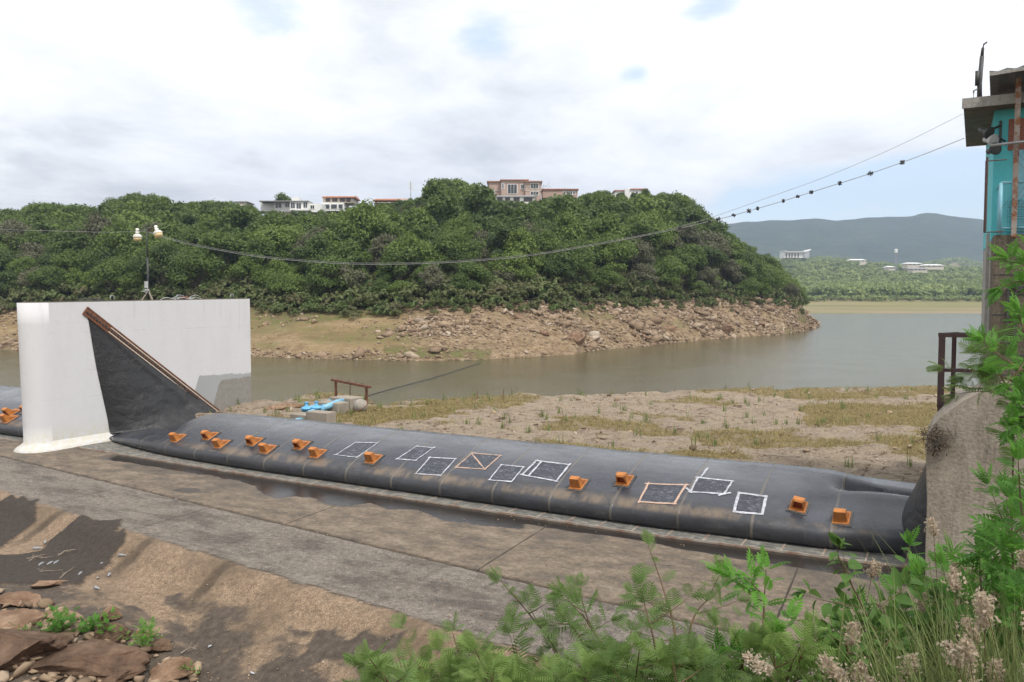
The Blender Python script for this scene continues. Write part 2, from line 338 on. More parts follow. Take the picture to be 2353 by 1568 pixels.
m.col(b0).rough(m.mr(m.math('ADD', dust, m.math('MULTIPLY', isf, .15)), .35, .8, .22, .55)).spec(.6); m.bump(m.math('ADD', m.math('MULTIPLY', sm, .35), m.math('MULTIPLY', m.noise(2.2, 6, .6, oc), .5)), .035, 1); M_RUB = m.m
m = Mt('black_sheet'); oc = m.co(); d = m.noise(1.4, 7, .7, oc, .8)
m.col(m.mix(m.mr(d, .52, .72, 0, .6), (.018, .018, .019), (.06, .055, .05))).rough(.5).bump(m.noise(2, 6, .6, oc, .5), .08, 1); M_SHEET = m.m
m = Mt('clamp_plate'); oc = m.co(); sp = m.n('ShaderNodeSeparateXYZ'); m.L(oc, sp.inputs[0]); d = m.noise(3.5, 8, .75, m.co('Object', (1, 2.5, 1)), .8)
m.col(m.ramp(d, [(.32, (.06, .062, .06)), (.5, (.13, .128, .115)), (.66, (.36, .34, .30))])).rough(.6).bump(d, .02, 1); M_PLATE = m.m

m = Mt('white_paint'); oc = m.co(); sp = m.n('ShaderNodeSeparateXYZ'); m.L(oc, sp.inputs[0])
w0 = m.mix(m.mr(m.noise(.8, 7, .65, m.co('Object', (1, 1, .4))), .4, .75, 0, .5), (.56, .56, .575), (.49, .49, .505))
w0 = m.mix(m.mr(m.noise(5, 7, .75, m.co('Object', (1, 1, .25))), .60, .78, 0, .5), w0, (.40, .39, .37))
w0 = m.mix(m.math('MULTIPLY', m.mr(m.noise(2.6, 7, .8, m.co('Object', (2.5, 2.5, .12))), .56, .70), m.mr(sp.outputs[2], 3.6, 5.9, 0, .45)), w0, (.33, .32, .30))
cr_ = m.n('ShaderNodeTexNoise'); cr_.inputs['Scale'].default_value = 1.1; m.L(m.co('Object', (.8, .8, .3)), cr_.inputs['Vector'])
def crack(zv, slope, wd=.014):
    q = m.math('ADD', sp.outputs[2], m.math('ADD', m.math('MULTIPLY', sp.outputs[1], slope), m.math('MULTIPLY', m.noise(2.2, 5, .7, oc), -.09)))
    return m.math('MULTIPLY', m.mr(m.math('ABSOLUTE', m.math('SUBTRACT', q, zv)), wd * .4, wd, 1, 0), m.mr(m.noise(1.3, 4, .6, oc), .46, .60, .0, .55))
w0 = m.mix(crack(4.63, 0), w0, (.30, .29, .28)); w0 = m.mix(crack(3.05, .0), w0, (.4, .39, .37)); w0 = m.mix(crack(1.95, .01), w0, (.45, .44, .42)); w0 = m.mix(crack(5.02, 0, .01), w0, (.45, .44, .42))
vj = m.math('MULTIPLY', m.mr(m.math('ABSOLUTE', m.math('SUBTRACT', sp.outputs[1], 9.05)), .006, .016, 1, 0), m.mr(sp.outputs[2], 4.4, 4.45)); w0 = m.mix(m.math('MULTIPLY', vj, .5), w0, (.35, .34, .32))
st = m.mr(m.math('ADD', sp.outputs[2], m.math('MULTIPLY', m.noise(3, 6, .7, oc), -.5)), -.1, .9, 1, 0); w0 = m.mix(m.math('MULTIPLY', st, m.mr(m.noise(5, 6, .7, oc), .35, .6)), w0, (.52, .50, .43))
# bare concrete left unpainted at the low upstream corner
edge_ = m.math('ADD', m.math('MULTIPLY', m.mr(sp.outputs[1], 5.6, 6.6), 2.45), m.math('MULTIPLY', m.noise(2.4, 6, .7, oc), .34)); edge_ = m.math('ADD', edge_, m.math('MULTIPLY', sp.outputs[1], -.035))
bare = m.math('MULTIPLY', m.mr(m.math('SUBTRACT', edge_, sp.outputs[2]), .0, .05), m.mr(sp.outputs[1], 5.6, 5.75))
e2_ = m.math('ADD', m.math('MULTIPLY', m.mr(sp.outputs[1], 6.9, 7.9), 1.95), m.math('MULTIPLY', m.noise(2.0, 5, .6, oc), .3))
bc = m.mix(m.mr(m.math('SUBTRACT', e2_, sp.outputs[2]), 0, .06), (.32, .33, .335), m.ramp(m.noise(5, 7, .7, oc), [(.3, (.185, .175, .16)), (.7, (.27, .26, .235))]))
w0 = m.mix(bare, w0, bc); m.col(w0).rough(.75).spec(.3).bump(m.noise(3.5, 6, .7, oc), .012, 1); M_WHITE = m.m

def concrete(name, dark, midc, light, sc=1.0, stain=.5):
    m = Mt(name); oc = m.co(); a = m.noise(1.3 * sc, 8, .7, m.co('Object', (1, 1, .35))); b = m.noise(14 * sc, 5, .7, oc)
    c = m.ramp(m.math('ADD', m.math('MULTIPLY', a, .6), m.math('MULTIPLY', b, .4)), [(.33, dark), (.5, midc), (.68, light)])
    c = m.mix(m.mr(m.noise(3.1 * sc, 8, .75, m.co('Object', (1.5, 1.5, .3))), .52, .68, 0, stain), c, (.06, .048, .036))
    m.col(c).rough(.9).spec(.2).bump(m.math('ADD', b, a), .03, 1); return m.m
M_CONC = concrete('old_concrete', (.16, .135, .105), (.31, .27, .22), (.45, .40, .34)); M_MOSS = concrete('mossy_concrete', (.055, .05, .035), (.12, .10, .075), (.22, .19, .15), 1.2, .7)
M_BLOCK = concrete('block_concrete', (.20, .17, .135), (.30, .26, .215), (.40, .36, .30), 1, .15)
M_ORANGE = paint('orange_rubber', (.47, .175, .035), (.26, .085, .025), .55, 4); M_ORED = paint('orange_hollow', (.26, .05, .006), (.20, .04, .006), .6, 6)
M_PAD = paint('grey_pad', (.05, .05, .05), (.09, .085, .08), .7, 9)
M_TAPE = paint('white_tape', (.52, .53, .58), (.24, .24, .27), .6, 9); M_TAPEB = paint('brown_tape', (.42, .27, .20), (.5, .37, .29), .6, 12)
m = Mt('patch_film'); oc = m.co(); cz = m.noise(4, 5, .6, m.co('Object', (1, 2.6, 1)), 2.0); m.col(m.mix(m.mr(cz, .5, .62, 0, .45), (.026, .028, .040), (.20, .21, .25))).rough(.28).bump(cz, .06, 1); M_FILM = m.m
M_RUST = paint('rusty_steel', (.10, .045, .025), (.20, .075, .035), .8, 7, bump=.006); M_RAILB = paint('brown_steel', (.075, .038, .035), (.05, .028, .026), .6, 5, rust=.62)
M_BLUE = paint('blue_pipe', (.15, .36, .52), (.20, .42, .57), .4, 3); M_BLUED = paint('blue_valve', (.10, .34, .60), (.13, .40, .64), .4, 6)
M_TEAL = paint('teal_wall', (.075, .45, .50), (.10, .50, .54), .7, 2, bump=.004); M_TEALP = paint('teal_rail', (.16, .40, .50), (.24, .48, .56), .5, 4)
M_SLABW = paint('weathered_soffit', (.12, .085, .065), (.18, .14, .115), .9, 3); M_FASC = concrete('grey_fascia', (.20, .19, .175), (.32, .31, .29), (.42, .41, .39))
M_GALV = paint('galvanized', (.30, .31, .32), (.22, .22, .23), .5, 5, metal=.3); M_DKMET = paint('dark_metal', (.030, .032, .034), (.05, .05, .05), .55, 6)
M_ZINC = paint('roof_sheet', (.16, .165, .17), (.10, .10, .105), .6, 2, metal=.2); M_GREYP = paint('grey_plastic', (.45, .46, .47), (.36, .37, .38), .5, 5)
M_AMBER = paint('lamp_lens', (.62, .50, .27), (.55, .42, .22), .3, 3); M_LAMPW = paint('lamp_collar', (.72, .71, .66), (.6, .6, .55), .4, 3)
M_BRICKT = Mt('red_brick'); m = M_BRICKT; bt = m.n('ShaderNodeTexBrick'); m.L(m.co('Object', (1, 1, 1), (R(90), 0, 0)), bt.inputs['Vector']); bt.inputs['Scale'].default_value = 4.2
bt.inputs['Color1'].default_value = (.30, .09, .05, 1); bt.inputs['Color2'].default_value = (.22, .07, .045, 1); bt.inputs['Mortar'].default_value = (.20, .16, .13, 1); m.L(bt.outputs[0], m.b.inputs['Base Color']); m.rough(.9); M_BRICK = m.m
M_RUSTPOST = paint('peeling_post', (.30, .26, .23), (.22, .19, .17), .8, 3, rust=.46)
M_PINK = paint('pink_stucco', (.46, .33, .275), (.42, .30, .25), .85, .4); M_HWHITE = paint('house_white', (.78, .78, .76), (.70, .70, .68), .7, .3)
M_TILE = paint('roof_tile', (.44, .20, .12), (.36, .16, .10), .8, 1.2); M_GLASS = paint('window_glass', (.035, .04, .045), (.05, .055, .06), .15, 1); M_CREAM = paint('cream_trim', (.62, .56, .47), (.56, .5, .42), .8, .6)
M_HGREY = paint('house_grey', (.30, .30, .30), (.24, .24, .24), .8, .5); M_BROWNR = paint('brown_roof', (.13, .075, .055), (.17, .10, .07), .8, .8)
m = Mt('mountain_wood'); m.col(m.ramp(m.noise(.010, 9, .68, m.co('World')), [(.3, (.05, .068, .045)), (.55, (.075, .10, .06)), (.8, (.12, .14, .08))])).rough(1).spec(0).bump(m.noise(.03, 8, .7, m.co('World')), 22, 1); M_MTN = m.m
m = Mt('flats_soil'); cc = m.noise(.012, 5, .6, m.co('World', (.35, 2.2, 1)), .4); m.col(m.ramp(cc, [(.30, (.16, .165, .07)), (.45, (.22, .20, .09)), (.55, (.28, .215, .14)), (.68, (.19, .185, .08))])).rough(.95).spec(.1); M_FLAT = m.m
def boulder_mat(name, a, b, c):
    m = Mt(name); oc = m.co('World'); f = m.noise(3, 8, .7, oc); g_ = m.noise(.9, 5, .6, oc); m.col(m.mix(m.mr(g_, .4, .65, 0, .7), m.ramp(f, [(.3, a), (.52, b), (.75, c)]), a)).rough(.9).spec(.2).bump(f, .10, 1); return m.m
M_ROCK = boulder_mat('tan_boulder', (.12, .07, .045), (.27, .175, .115), (.42, .31, .22)); M_ROCKB = boulder_mat('brown_boulder', (.07, .045, .032), (.145, .092, .062), (.23, .16, .11))
m = Mt('bank_stone'); v = m.attr('tint'); f = m.noise(2.2, 5, .7, m.co('World')); m.col(m.mix(m.mr(f, .3, .7, 0, .6), m.ramp(v, [(0., (.12, .085, .058)), (.35, (.245, .175, .115)), (.7, (.38, .285, .195)), (1., (.48, .41, .33))]), (.18, .13, .095))).rough(.95).spec(.15); M_STONE = m.m

# ================================================================== THE SETTING
WATER_Z = -0.9
def c3(x, y): return (x * .595 * .5745, (1900 + y * .595) * .5745)
def c4(x, y): return ((1300 + x * .595) * .5745, (2050 + y * .595) * .5745)
def c6(x, y): return ((950 + x * .4783) * .5745, (1350 + y * .4783) * .5745)
def c7(x, y): return ((1950 + x * .4675) * .5745, (1650 + y * .4675) * .5745)
def c8(x, y): return ((2900 + x * .3827) * .5745, (1750 + y * .3827) * .5745)
def c1(x, y): return (x * .4783 * .5745, (1100 + y * .4783) * .5745)
def n_edge(a): return -5.95 - .112 * (a - 7.4)
def n_joint(a): return -3.0 - .0995 * (a - 3.91)
def pave_z(a, n):
    s = n_edge(a) - n
    drop = np.where(s > 0, -.05 * np.minimum(s, .25) / .25 - .50 * np.maximum(s - .1, 0) * sstep(0, .8, s), 0)
    fill = -.62 - 1.4 * sstep(14, 22, a) + .10 * fbm(a * .8, n * .8, 3, 5)
    z = np.maximum(drop, fill)
    return z + np.where(s > 0, 1, .15) * .05 * (fbm(a * 1.1, n * 1.1, 4, 2) - .5) - .03 * np.clip(-n / 6, 0, 1)
na_, nn_ = 760, 330
ga = np.linspace(-14, 40, na_); gn = np.concatenate([np.linspace(-18, -9.5, 60), np.linspace(-9.42, 5.5, nn_ - 60)])
A_, N_ = np.meshgrid(ga, gn, indexing='ij'); Z_ = pave_z(A_, N_)
U_, V_ = project(loc2w(A_, N_, Z_))
wu = (fbm(A_ * 1.4, N_ * 1.4, 4, 31) - .5); wv_ = (fbm(A_ * 1.4, N_ * 1.4, 4, 41) - .5)
def mask(poly, warp=26, soft=None):
    return inpoly(U_ + wu * warp * 2, V_ + wv_ * warp, poly).astype(float)
s_ = n_edge(A_) - N_ + .22 * (fbm(A_ * 1.8, N_ * 1.8, 4, 8) - .5)
tan_ = sstep(0, .06, s_)
slab_ = sstep(-.02, .02, N_ - n_joint(A_))
heap = np.maximum(mask([c3(*q) for q in ((-200, 190), (0, 185), (92, 138), (120, 165), (163, 148), (190, 185), (255, 165), (238, 200), (243, 260), (235, 320), (160, 385), (95, 430), (0, 500), (-200, 520))], 5),
                  mask([c3(*q) for q in ((280, 520), (340, 440), (470, 340), (545, 280), (590, 285), (640, 312), (720, 318), (828, 305), (800, 345), (762, 402), (800, 392), (838, 366), (835, 460), (800, 500), (750, 570), (735, 610), (690, 650), (590, 690), (540, 740), (250, 740), (-300, 740), (-300, 560), (150, 540))], 6))
Z_ = Z_ + heap * .05
mudn = fbm(A_ * 1.3 + N_ * .9, N_ * 2.3 - A_ * .3, 6, 77, .62)
mud = mask([c3(*q) for q in ((-300, 640), (560, 690), (640, 760), (800, 850), (1150, 980), (1100, 820), (1250, 790), (1350, 850), (1500, 860), (1720, 880), (1850, 900), (1880, 960), (1930, 1010), (2080, 1060), (2230, 1040), (2300, 1100), (2353, 1120), (2900, 1500), (-300, 1500))], 22) * sstep(.38, .60, mudn + .12 * mask([c3(*q) for q in ((-300, 700), (600, 800), (1200, 1150), (2000, 1250), (2500, 1500), (-300, 1500))], 30))
mud = np.maximum(mud, mask([c4(*q) for q in ((-60, 790), (60, 780), (80, 850), (150, 870), (260, 790), (390, 830), (460, 830), (580, 770), (530, 840), (470, 940), (330, 960), (250, 1000), (0, 990), (-200, 1100))], 8))
mud = np.maximum(mud, mask([c4(*q) for q in ((690, 920), (760, 895), (770, 940), (990, 930), (1000, 990), (820, 1040), (690, 1060), (400, 1060), (240, 1090), (150, 1143), (1300, 1143), (900, 1050), (1000, 1000), (850, 960))], 8) * .9)
wet = mask([c6(*q) for q in ((-500, 1050), (0, 1150), (160, 1165), (350, 1195), (800, 1285), (1300, 1370), (1800, 1440), (2400, 1520), (2400, 1600), (2100, 1580), (1700, 1530), (1500, 1450), (1250, 1440), (1100, 1395), (900, 1408), (760, 1400), (640, 1350), (480, 1330), (340, 1345), (200, 1310), (150, 1240), (40, 1215), (-200, 1160), (-500, 1120))], 7)
nb = N_ + .62 + .28 * np.clip((A_ - 23) / 6, 0, 1)
wet = np.maximum(wet, sstep(-.35, -.30, nb + .3 * (fbm(A_ * .9, N_ * 0, 3, 3) - .45)) * sstep(1, 2.2, A_) * 1.0)
damp = sstep(.52, .60, fbm(A_ * .42, N_ * .9, 4, 51)) * slab_ * sstep(-3.2, -1.2, N_) * .45
damp = np.maximum(damp, mask([c3(*q) for q in ((1150, 105), (1230, 85), (1330, 88), (1350, 110), (1260, 125))], 4) * .8)
wet = np.maximum(wet, damp)
wet = np.maximum(wet, mask([(1760, 1240), (1960, 1290), (2100, 1330), (2050, 1400), (1760, 1330)], 12) * .35)
jt = sstep(.075, .03, np.abs(N_ - n_joint(A_) + .03 * (fbm(A_ * 3, N_ * 0, 3, 6) - .5)))
cross = np.zeros_like(A_)
for ac in (-9.4, -1.8, 5.6, 10.2, 13.4, 19.0, 26.0, 31.5):
    off = ac + .0 * N_
    cross = cross
    cross = np.maximum(cross, sstep(.28, .10, np.abs(A_ - off - 2.1 + .2 * (fbm(A_, N_ * 2, 3, 9) - .5))) * sstep(-.3, .3, s_) * sstep(1.9, .8, s_) * .65 * (ac < 15))
    cross = np.maximum(cross, sstep(.10, .03, np.abs(A_ - off - 1.0)) * (1 - slab_) * (1 - tan_) * .3)
crk = sstep(.035, .01, np.abs(s_ - .02)) * sstep(10, 15, A_) * .8
joint = np.clip(np.maximum(np.maximum(jt, cross), crk), 0, 1)
Z_ = Z_ - .05 * jt - .02 * cross
pave = link('concrete_apron', mesh_np('concrete_apron', np.stack([A_, N_, Z_], -1), grid(na_, nn_), M_PAVE, True,
            dict(tan=tan_, slab=slab_, sand=heap, mud=mud * (s_ > -.3), wet=wet, joint=joint)))
pave.location = (O2[0], O2[1], 0); pave.rotation_euler = (0, 0, DROT); tag(pave, kind='structure')

# rock shelf on the reservoir side
def n_water(a): return pw(a, [(-60, 9.5), (-12, 9.6), (-6, 10.0), (-3.2, 11.2), (-1.9, 15.6), (1, 17.5), (2.6, 15.6), (4.2, 15.0), (6, 18.5), (7.5, 21.3), (17.2, 29.6), (29.2, 38.9), (60, 62)]) + .9 * (fbm(a * .35, a * 0, 4, 15) - .5)
def shelf_z(a, n):
    k = n_water(a) - n
    z = .50 * sstep(0, 2.6, k) + np.where(k < 0, k * .45, 0) + WATER_Z * sstep(2.2, 0, k)
    z = z + .34 * (fbm(a * .35, n * .5, 5, 22) - .5) + .16 * np.abs(fbm(a * 1.6, n * 2.4, 4, 24) - .5)
    led = fbm(a * .8, n * 1.6, 4, 29); z = z + .14 * sstep(.47, .55, led)
    return z * sstep(4.1, 5.6, n) + (-.35) * sstep(5.6, 4.1, n)
na2, nn2 = 640, 330
a2 = np.linspace(-50, 62, na2); t2 = np.linspace(0, 1, nn2) ** 1.5; A2 = np.repeat(a2[:, None], nn2, 1); N2 = 4.2 + t2[None, :] * (n_water(a2)[:, None] + 4.5 - 4.2)
Z2 = shelf_z(A2, N2); U2, V2 = project(loc2w(A2, N2, Z2))
gm = fbm(A2 * .22, N2 * .32, 4, 63); kk = n_water(A2) - N2
def gpatch(poly, wt_=1.0): return inpoly(U2 + 60 * (fbm(A2 * .8, N2 * .8, 3, 4) - .5), V2 + 24 * (fbm(A2 * .8, N2 * .8, 3, 14) - .5), poly) * wt_
grass_ = sstep(.50, .60, gm) * .75
for P_, q_ in (([c6(*q) for q in ((850, 640), (900, 600), (1300, 580), (1700, 540), (1900, 580), (1850, 640), (1500, 680), (1100, 720), (850, 690))], 1.0),
           ([(1430, 1035), (1560, 1030), (1700, 1040), (1740, 1060), (1500, 1060)], .9), ([(1850, 930), (1960, 925), (2160, 930), (2160, 985), (1980, 975), (1850, 980)], .95),
           ([(1980, 1000), (2140, 1000), (2140, 1040), (2060, 1030)], .9), ([(1580, 990), (1800, 985), (1960, 1020), (1800, 1035), (1600, 1020)], .7),
           ([(1800, 905), (2160, 893), (2160, 912), (1850, 918)], .8)):
    grass_ = np.maximum(grass_, gpatch(P_, q_))
grass_ *= sstep(.6, 1.6, kk)
shelf = link('rock_shelf', mesh_np('rock_shelf', np.stack([A2, N2, Z2], -1), grid(na2, nn2), M_SHELF, True, dict(grass=grass_)))
shelf.location = (O2[0], O2[1], 0); shelf.rotation_euler = (0, 0, DROT); tag(shelf, kind='structure')

# water, in the dam frame so that it stays on the reservoir side
wv4 = np.array([(-700, 8.0, 0), (1600, 8.0, 0), (1600, 1500, 0), (-700, 1500, 0)], float)
wat = link('lake_water', mesh_np('lake_water', wv4, [[0, 1, 2, 3]], M_WATER)); wat.location = (O2[0], O2[1], WATER_Z); wat.rotation_euler = (0, 0, DROT); tag(wat, kind='structure')

# wooded hill across the water; q is the compass direction expressed as a pixel column
def ucol(x, y): return 1176.5 + FPX * np.asarray(x) / (np.asarray(y) * math.cos(PITCH))
def xcol(u, D): return (np.asarray(u) - 1176.5) * D * math.cos(PITCH) / FPX
def zrow(v, D): return CZ + D * np.tan(np.arctan((784 - np.asarray(v, float)) / FPX) - PITCH)
SH = [(-900, 806), (0, 804), (50, 806), (580, 819), (700, 824), (850, 828), (1000, 829), (1100, 827), (1320, 815), (1345, 808), (1500, 793), (1600, 783), (1700, 775), (1800, 769), (1850, 762), (1885, 751)]
TB = [(-900, 700), (0, 704), (300, 700), (580, 700), (660, 712), (760, 716), (900, 710), (960, 703), (1080, 703), (1200, 697), (1300, 700), (1400, 694), (1500, 698), (1600, 694), (1700, 690), (1780, 690), (1835, 700), (1862, 728), (1885, 749)]
RG = [(-900, 520), (0, 522), (120, 515), (240, 520), (340, 492), (400, 502), (520, 512), (580, 508), (740, 507), (860, 498), (960, 486), (1020, 470), (1110, 486), (1230, 490), (1260, 482), (1320, 480), (1400, 476), (1480, 470), (1560, 495), (1620, 540), (1680, 590), (1750, 632), (1800, 665), (1835, 697), (1862, 727), (1885, 748)]
def ds(u): return (CZ - WATER_Z) / np.tan(PITCH + np.arctan((pw(u, SH) - 784) / FPX))
def hill_z(x, y):
    u = ucol(x, y); uc = np.clip(u, -900, 1885); D = y
    Ds = ds(uc) ; Db = Ds + pw(uc, [(-900, 20), (1000, 19), (1500, 17), (1800, 15), (1885, 6)]); Dr = np.maximum(Db + 8, pw(uc, [(-900, 235), (1200, 240), (1500, 236), (1885, 212)]))
    zb = zrow(pw(uc, TB), Db); zr = zrow(pw(uc, RG), Dr)
    k1 = np.clip((D - Ds) / (Db - Ds), 0, 1); k2 = np.clip((D - Db) / (Dr - Db), 0, 1)
    z = WATER_Z + (zb - WATER_Z) * (k1 ** .9) + (zr - zb) * np.sin(k2 * math.pi / 2) ** 1.05
    z = np.where(D < Ds, WATER_Z + (D - Ds) * .3, z)
    back = np.clip((D - Dr) / 90, 0, 1); z = z * (1 - back ** 1.5) - 3 * back
    rough = np.clip((D - Ds) / 8, 0, 1) * np.clip((1885 - u) / 60, 0, 1) * (1 - back)
    z = z + rough * (1.1 * (fbm(x * .11, y * .11, 4, 3) - .5) + .9 * (fbm(x * .45, y * .45, 4, 6) - .5))
    return np.where(u > 1885, np.minimum(z, WATER_Z + .0 - (u - 1885) * .05), z)
nu_, nd_ = 620, 250
uu = np.linspace(-880, 1925, nu_); tt = np.linspace(0, 1, nd_)
Ug = np.repeat(uu[:, None], nd_, 1); Dsg = ds(np.clip(Ug, -900, 1885))
Dg = Dsg - 4 + (335 - Dsg) * (tt[None, :] ** 1.7); Xg = xcol(Ug, Dg); Zg = hill_z(Xg, Dg)
rel = Dg - Dsg; Dbg = pw(Ug, [(-900, 20), (1000, 19), (1500, 17), (1800, 15), (1885, 6)])
Pu, Pv = project(np.stack([Xg, Dg, Zg], -1))
rocky = np.maximum(sstep(.44, .56, fbm(Xg * .10, Zg * .3, 4, 12)) , sstep(900, 1000, Ug)) * .9
rocky = np.maximum(rocky, sstep(2.2, 1.2, rel)); rocky = np.where(inpoly(Pu, Pv, [(575, 740), (900, 728), (930, 790), (575, 800)]), rocky * .35, rocky)
green = np.maximum(sstep(.58, .68, fbm(Xg * .07, Zg * .5, 4, 33)) * .6, inpoly(Pu, Pv, [(575, 705), (700, 708), (820, 712), (880, 725), (700, 745), (575, 745)]) * .9)
green = np.maximum(green, inpoly(Pu, Pv + 8 * wu[:1, :1], [(880, 795), (1000, 800), (1130, 805), (1125, 825), (960, 826), (880, 812)]) * .9); green = np.maximum(green, inpoly(Pu, Pv, [(1840, 705), (1885, 740), (1888, 752), (1850, 745), (1820, 735)]) * .8)
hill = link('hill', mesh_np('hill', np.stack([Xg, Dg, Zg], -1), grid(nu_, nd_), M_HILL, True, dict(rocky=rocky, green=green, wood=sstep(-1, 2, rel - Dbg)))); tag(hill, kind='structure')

# far shore flats and slopes, light hill, mountain
def far_z(x, y):
    D = y; u = ucol(x, y)
    z = pw(D, [(395, -4), (418, WATER_Z - .1), (424, -.5), (520, 6.6), (700, 17), (1000, 46), (1300, 68), (1700, 70), (2400, 60)])
    z = z - .028 * np.maximum(D - 700, 0) * sstep(1900, 2150, u)
    z = z + sstep(1300, 1800, D) * sstep(2200, 2000, D) * 52 * np.exp(-((u - 2190) / 140) ** 2)
    return z + np.clip((D - 440) / 300, 0, 1) * 7 * (fbm(x * .006, y * .006, 4, 2) - .5)
ug = np.linspace(1250, 3300, 260); dg = 395 + (2500 - 395) * np.linspace(0, 1, 200) ** 1.6; UG, DG = np.meshgrid(ug, dg, indexing='ij'); XG = xcol(UG, DG)
tag(link('far_shore', mesh_np('far_shore', np.stack([XG, DG, far_z(XG, DG)], -1), grid(260, 200), M_FLAT, True)), kind='structure')
MR = [(900, 560), (1300, 540), (1600, 530), (1670, 521), (1700, 517), (1760, 513), (1830, 511), (1870, 508), (1920, 513), (1990, 506), (2060, 504), (2090, 503), (2108, 496), (2125, 493), (2148, 495), (2170, 500), (2200, 504), (2260, 512), (2400, 520), (2800, 500), (3300, 540)]
um = np.linspace(1000, 3300, 420); dm = np.linspace(1900, 3400, 130); UM, DM = np.meshgrid(um, dm, indexing='ij'); XM = xcol(UM, DM)
zm = zrow(pw(UM, MR), 2900.) ; kf = np.clip((DM - 1900) / 1000, 0, 1); kb = np.clip((DM - 2900) / 500, 0, 1)
ZM = 45 + (zm - 45) * np.sin(kf * math.pi / 2) ** 1.2 * (1 - .6 * kb ** 2) + (28 * (fbm(XM * .004, DM * .004, 5, 5) - .5) * (kf * (1 - kf) * 4) + 7 * (fbm(XM * .02, DM * .02, 3, 5) - .5) * kf)
tag(link('mountain', mesh_np('mountain', np.stack([XM, DM, ZM], -1), grid(420, 130), M_MTN, True)), kind='structure')

# camera bank at the near right
def bank_h(x, y):
    z = CZ - (1.45 + .50 * y) + 1.5 * np.clip((x / np.maximum(y, 1.5) - .42) / .25, 0, 1) * sstep(16, 9, y) * sstep(1, 6, y) + .35 * (fbm(x * .8, y * .8, 4, 71) - .5)
    z = z - 2.2 * sstep(.0, -3.0, x) 
    lo = w2loc(np.stack([x, y, x * 0], -1)); g_ = pave_z(lo[..., 0], lo[..., 1])
    return np.where(y < -2, z, np.maximum(z, g_ - .4))
xb = np.linspace(-9, 22, 190); yb = np.linspace(-6, 19, 150); XB, YB = np.meshgrid(xb, yb, indexing='ij')
M_BANK = boulder_mat('bank_earth', (.05, .042, .028), (.10, .08, .05), (.16, .13, .08))
tag(link('bank_ground', mesh_np('bank_ground', np.stack([XB, YB, bank_h(XB, YB)], -1), grid(190, 150), M_BANK, True)), kind='structure')
# base ground sheet under everything
tag(link('ground', mesh_np('ground', [(-6000, -3000, -5), (6000, -3000, -5), (6000, 6000, -5), (-6000, 6000, -5)], [[0, 1, 2, 3]], M_FLAT)), kind='structure')

# ================================================================== THE RUBBER DAM
def resample(P, k):
    P = np.array(P, float); n_ = len(P); out = []
    Q = np.vstack([2 * P[0] - P[1], P, 2 * P[-1] - P[-2]])
    for i in range(n_ - 1):
        p0, p1, p2, p3 = Q[i:i + 4]
        for t in np.linspace(0, 1, k, endpoint=False):
            out.append(.5 * ((2 * p1) + (-p0 + p2) * t + (2 * p0 - 5 * p1 + 4 * p2 - p3) * t * t + (-p0 + 3 * p1 - 3 * p2 + p3) * t ** 3))
    out.append(P[-1]); return np.array(out)
def bag_mesh(name, a0, a1, n0f, hf, ncf, zlf, valley=None, step=.12):
    aa = np.arange(a0, a1 + .001, step); rows = []
    for a in aa:
        n0 = n0f(a); h_ = hf(a); nc = ncf(a); zl = min(zlf(a), h_ * .98)
        sag = .03 * math.sin((a - 17.6) * 2 * math.pi / 1.83 + 1.57)
        pts = [(n0 + .30, .0), (n0 + .05, .03), (n0 - .10, zl * .25), (n0 - .14, zl * .52), (n0 - .08, zl * .80), (n0 + .14, zl)]
        for t in (.18, .36, .55, .75, .9): pts.append((n0 + .14 + (nc - n0 - .14) * t, zl + (h_ - zl) * (math.sin(t * math.pi / 2) * .72 + t * .28)))
        pts += [(nc, h_), (nc + .55, h_ * .965), (nc + 1.15, h_ * .80), (nc + 1.6, h_ * .50), (nc + 1.75, h_ * .2), (nc + 1.6, 0)]
        r = resample(pts, 3); r[:, 1] = np.maximum(r[:, 1], 0)
        zz = r[:, 1]; up = sstep(.1, .4, zz)
        zz = zz - up * (.018 * abs(math.sin((a - 17.6 + .0) * math.pi / 1.83)) ** -0 * 0) + up * (.035 * (fbm(a * .9 + 0 * zz, r[:, 0] * .9, 3, 4) - .5)) + up * .012 * math.sin(min(1, abs((a - 17.6) % 1.83 - .915) / .1) * 1.57)
        if valley is not None: zz = zz - valley(a, r[:, 0]) * up
        rows.append(np.stack([np.full(len(r), a), r[:, 0], np.maximum(zz, 0)], -1))
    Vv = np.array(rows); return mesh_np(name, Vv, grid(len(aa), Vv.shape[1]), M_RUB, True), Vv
n0m = lambda a: float(pw(a, [(-1.2, 1.75), (-.8, 1.5), (.5, 1.15), (1.6, .9), (3, .62), (5, .42), (7.9, .26), (18, .22), (23.5, .22), (25, .36), (27.3, .48), (28.8, .8), (29.6, 1.0)]))
hm = lambda a: float(pw(a, [(-1.3, .30), (-.5, .42), (1, .50), (1.8, .62), (2.4, .95), (2.9, 1.22), (3.5, 1.34), (5, 1.36), (10, 1.37), (26.5, 1.36), (28.2, 1.30), (29.7, 1.22)]))
ncm = lambda a: float(pw(a, [(-1.3, 2.3), (1, 2.1), (2.2, 2.7), (3.2, 3.0), (5, 3.05), (10, 2.95), (20, 3.05), (29.6, 3.3)]))
zlm = lambda a: float(pw(a, [(-1.3, .26), (1, .45), (3, .56), (8, .60), (30, .66)])) + .03 * math.sin(a * 1.1)
def valley(a, n):
    k = float(sstep(27.0, 28.6, np.array(a))); c = 2.75 + .1 * (a - 28)
    return k * (.95 * np.exp(-((n - c) / .33) ** 2) + .20 * np.exp(-((n - 3.6) / .5) ** 2)) - .10 * k * np.exp(-((n - 2.15) / .25) ** 2) + .16 * np.exp(-((a - 27.1) / .45) ** 2) * np.exp(-((n - 1.5) / .7) ** 2)
dam = dam_root('rubber_dam', 0, 0, 0)
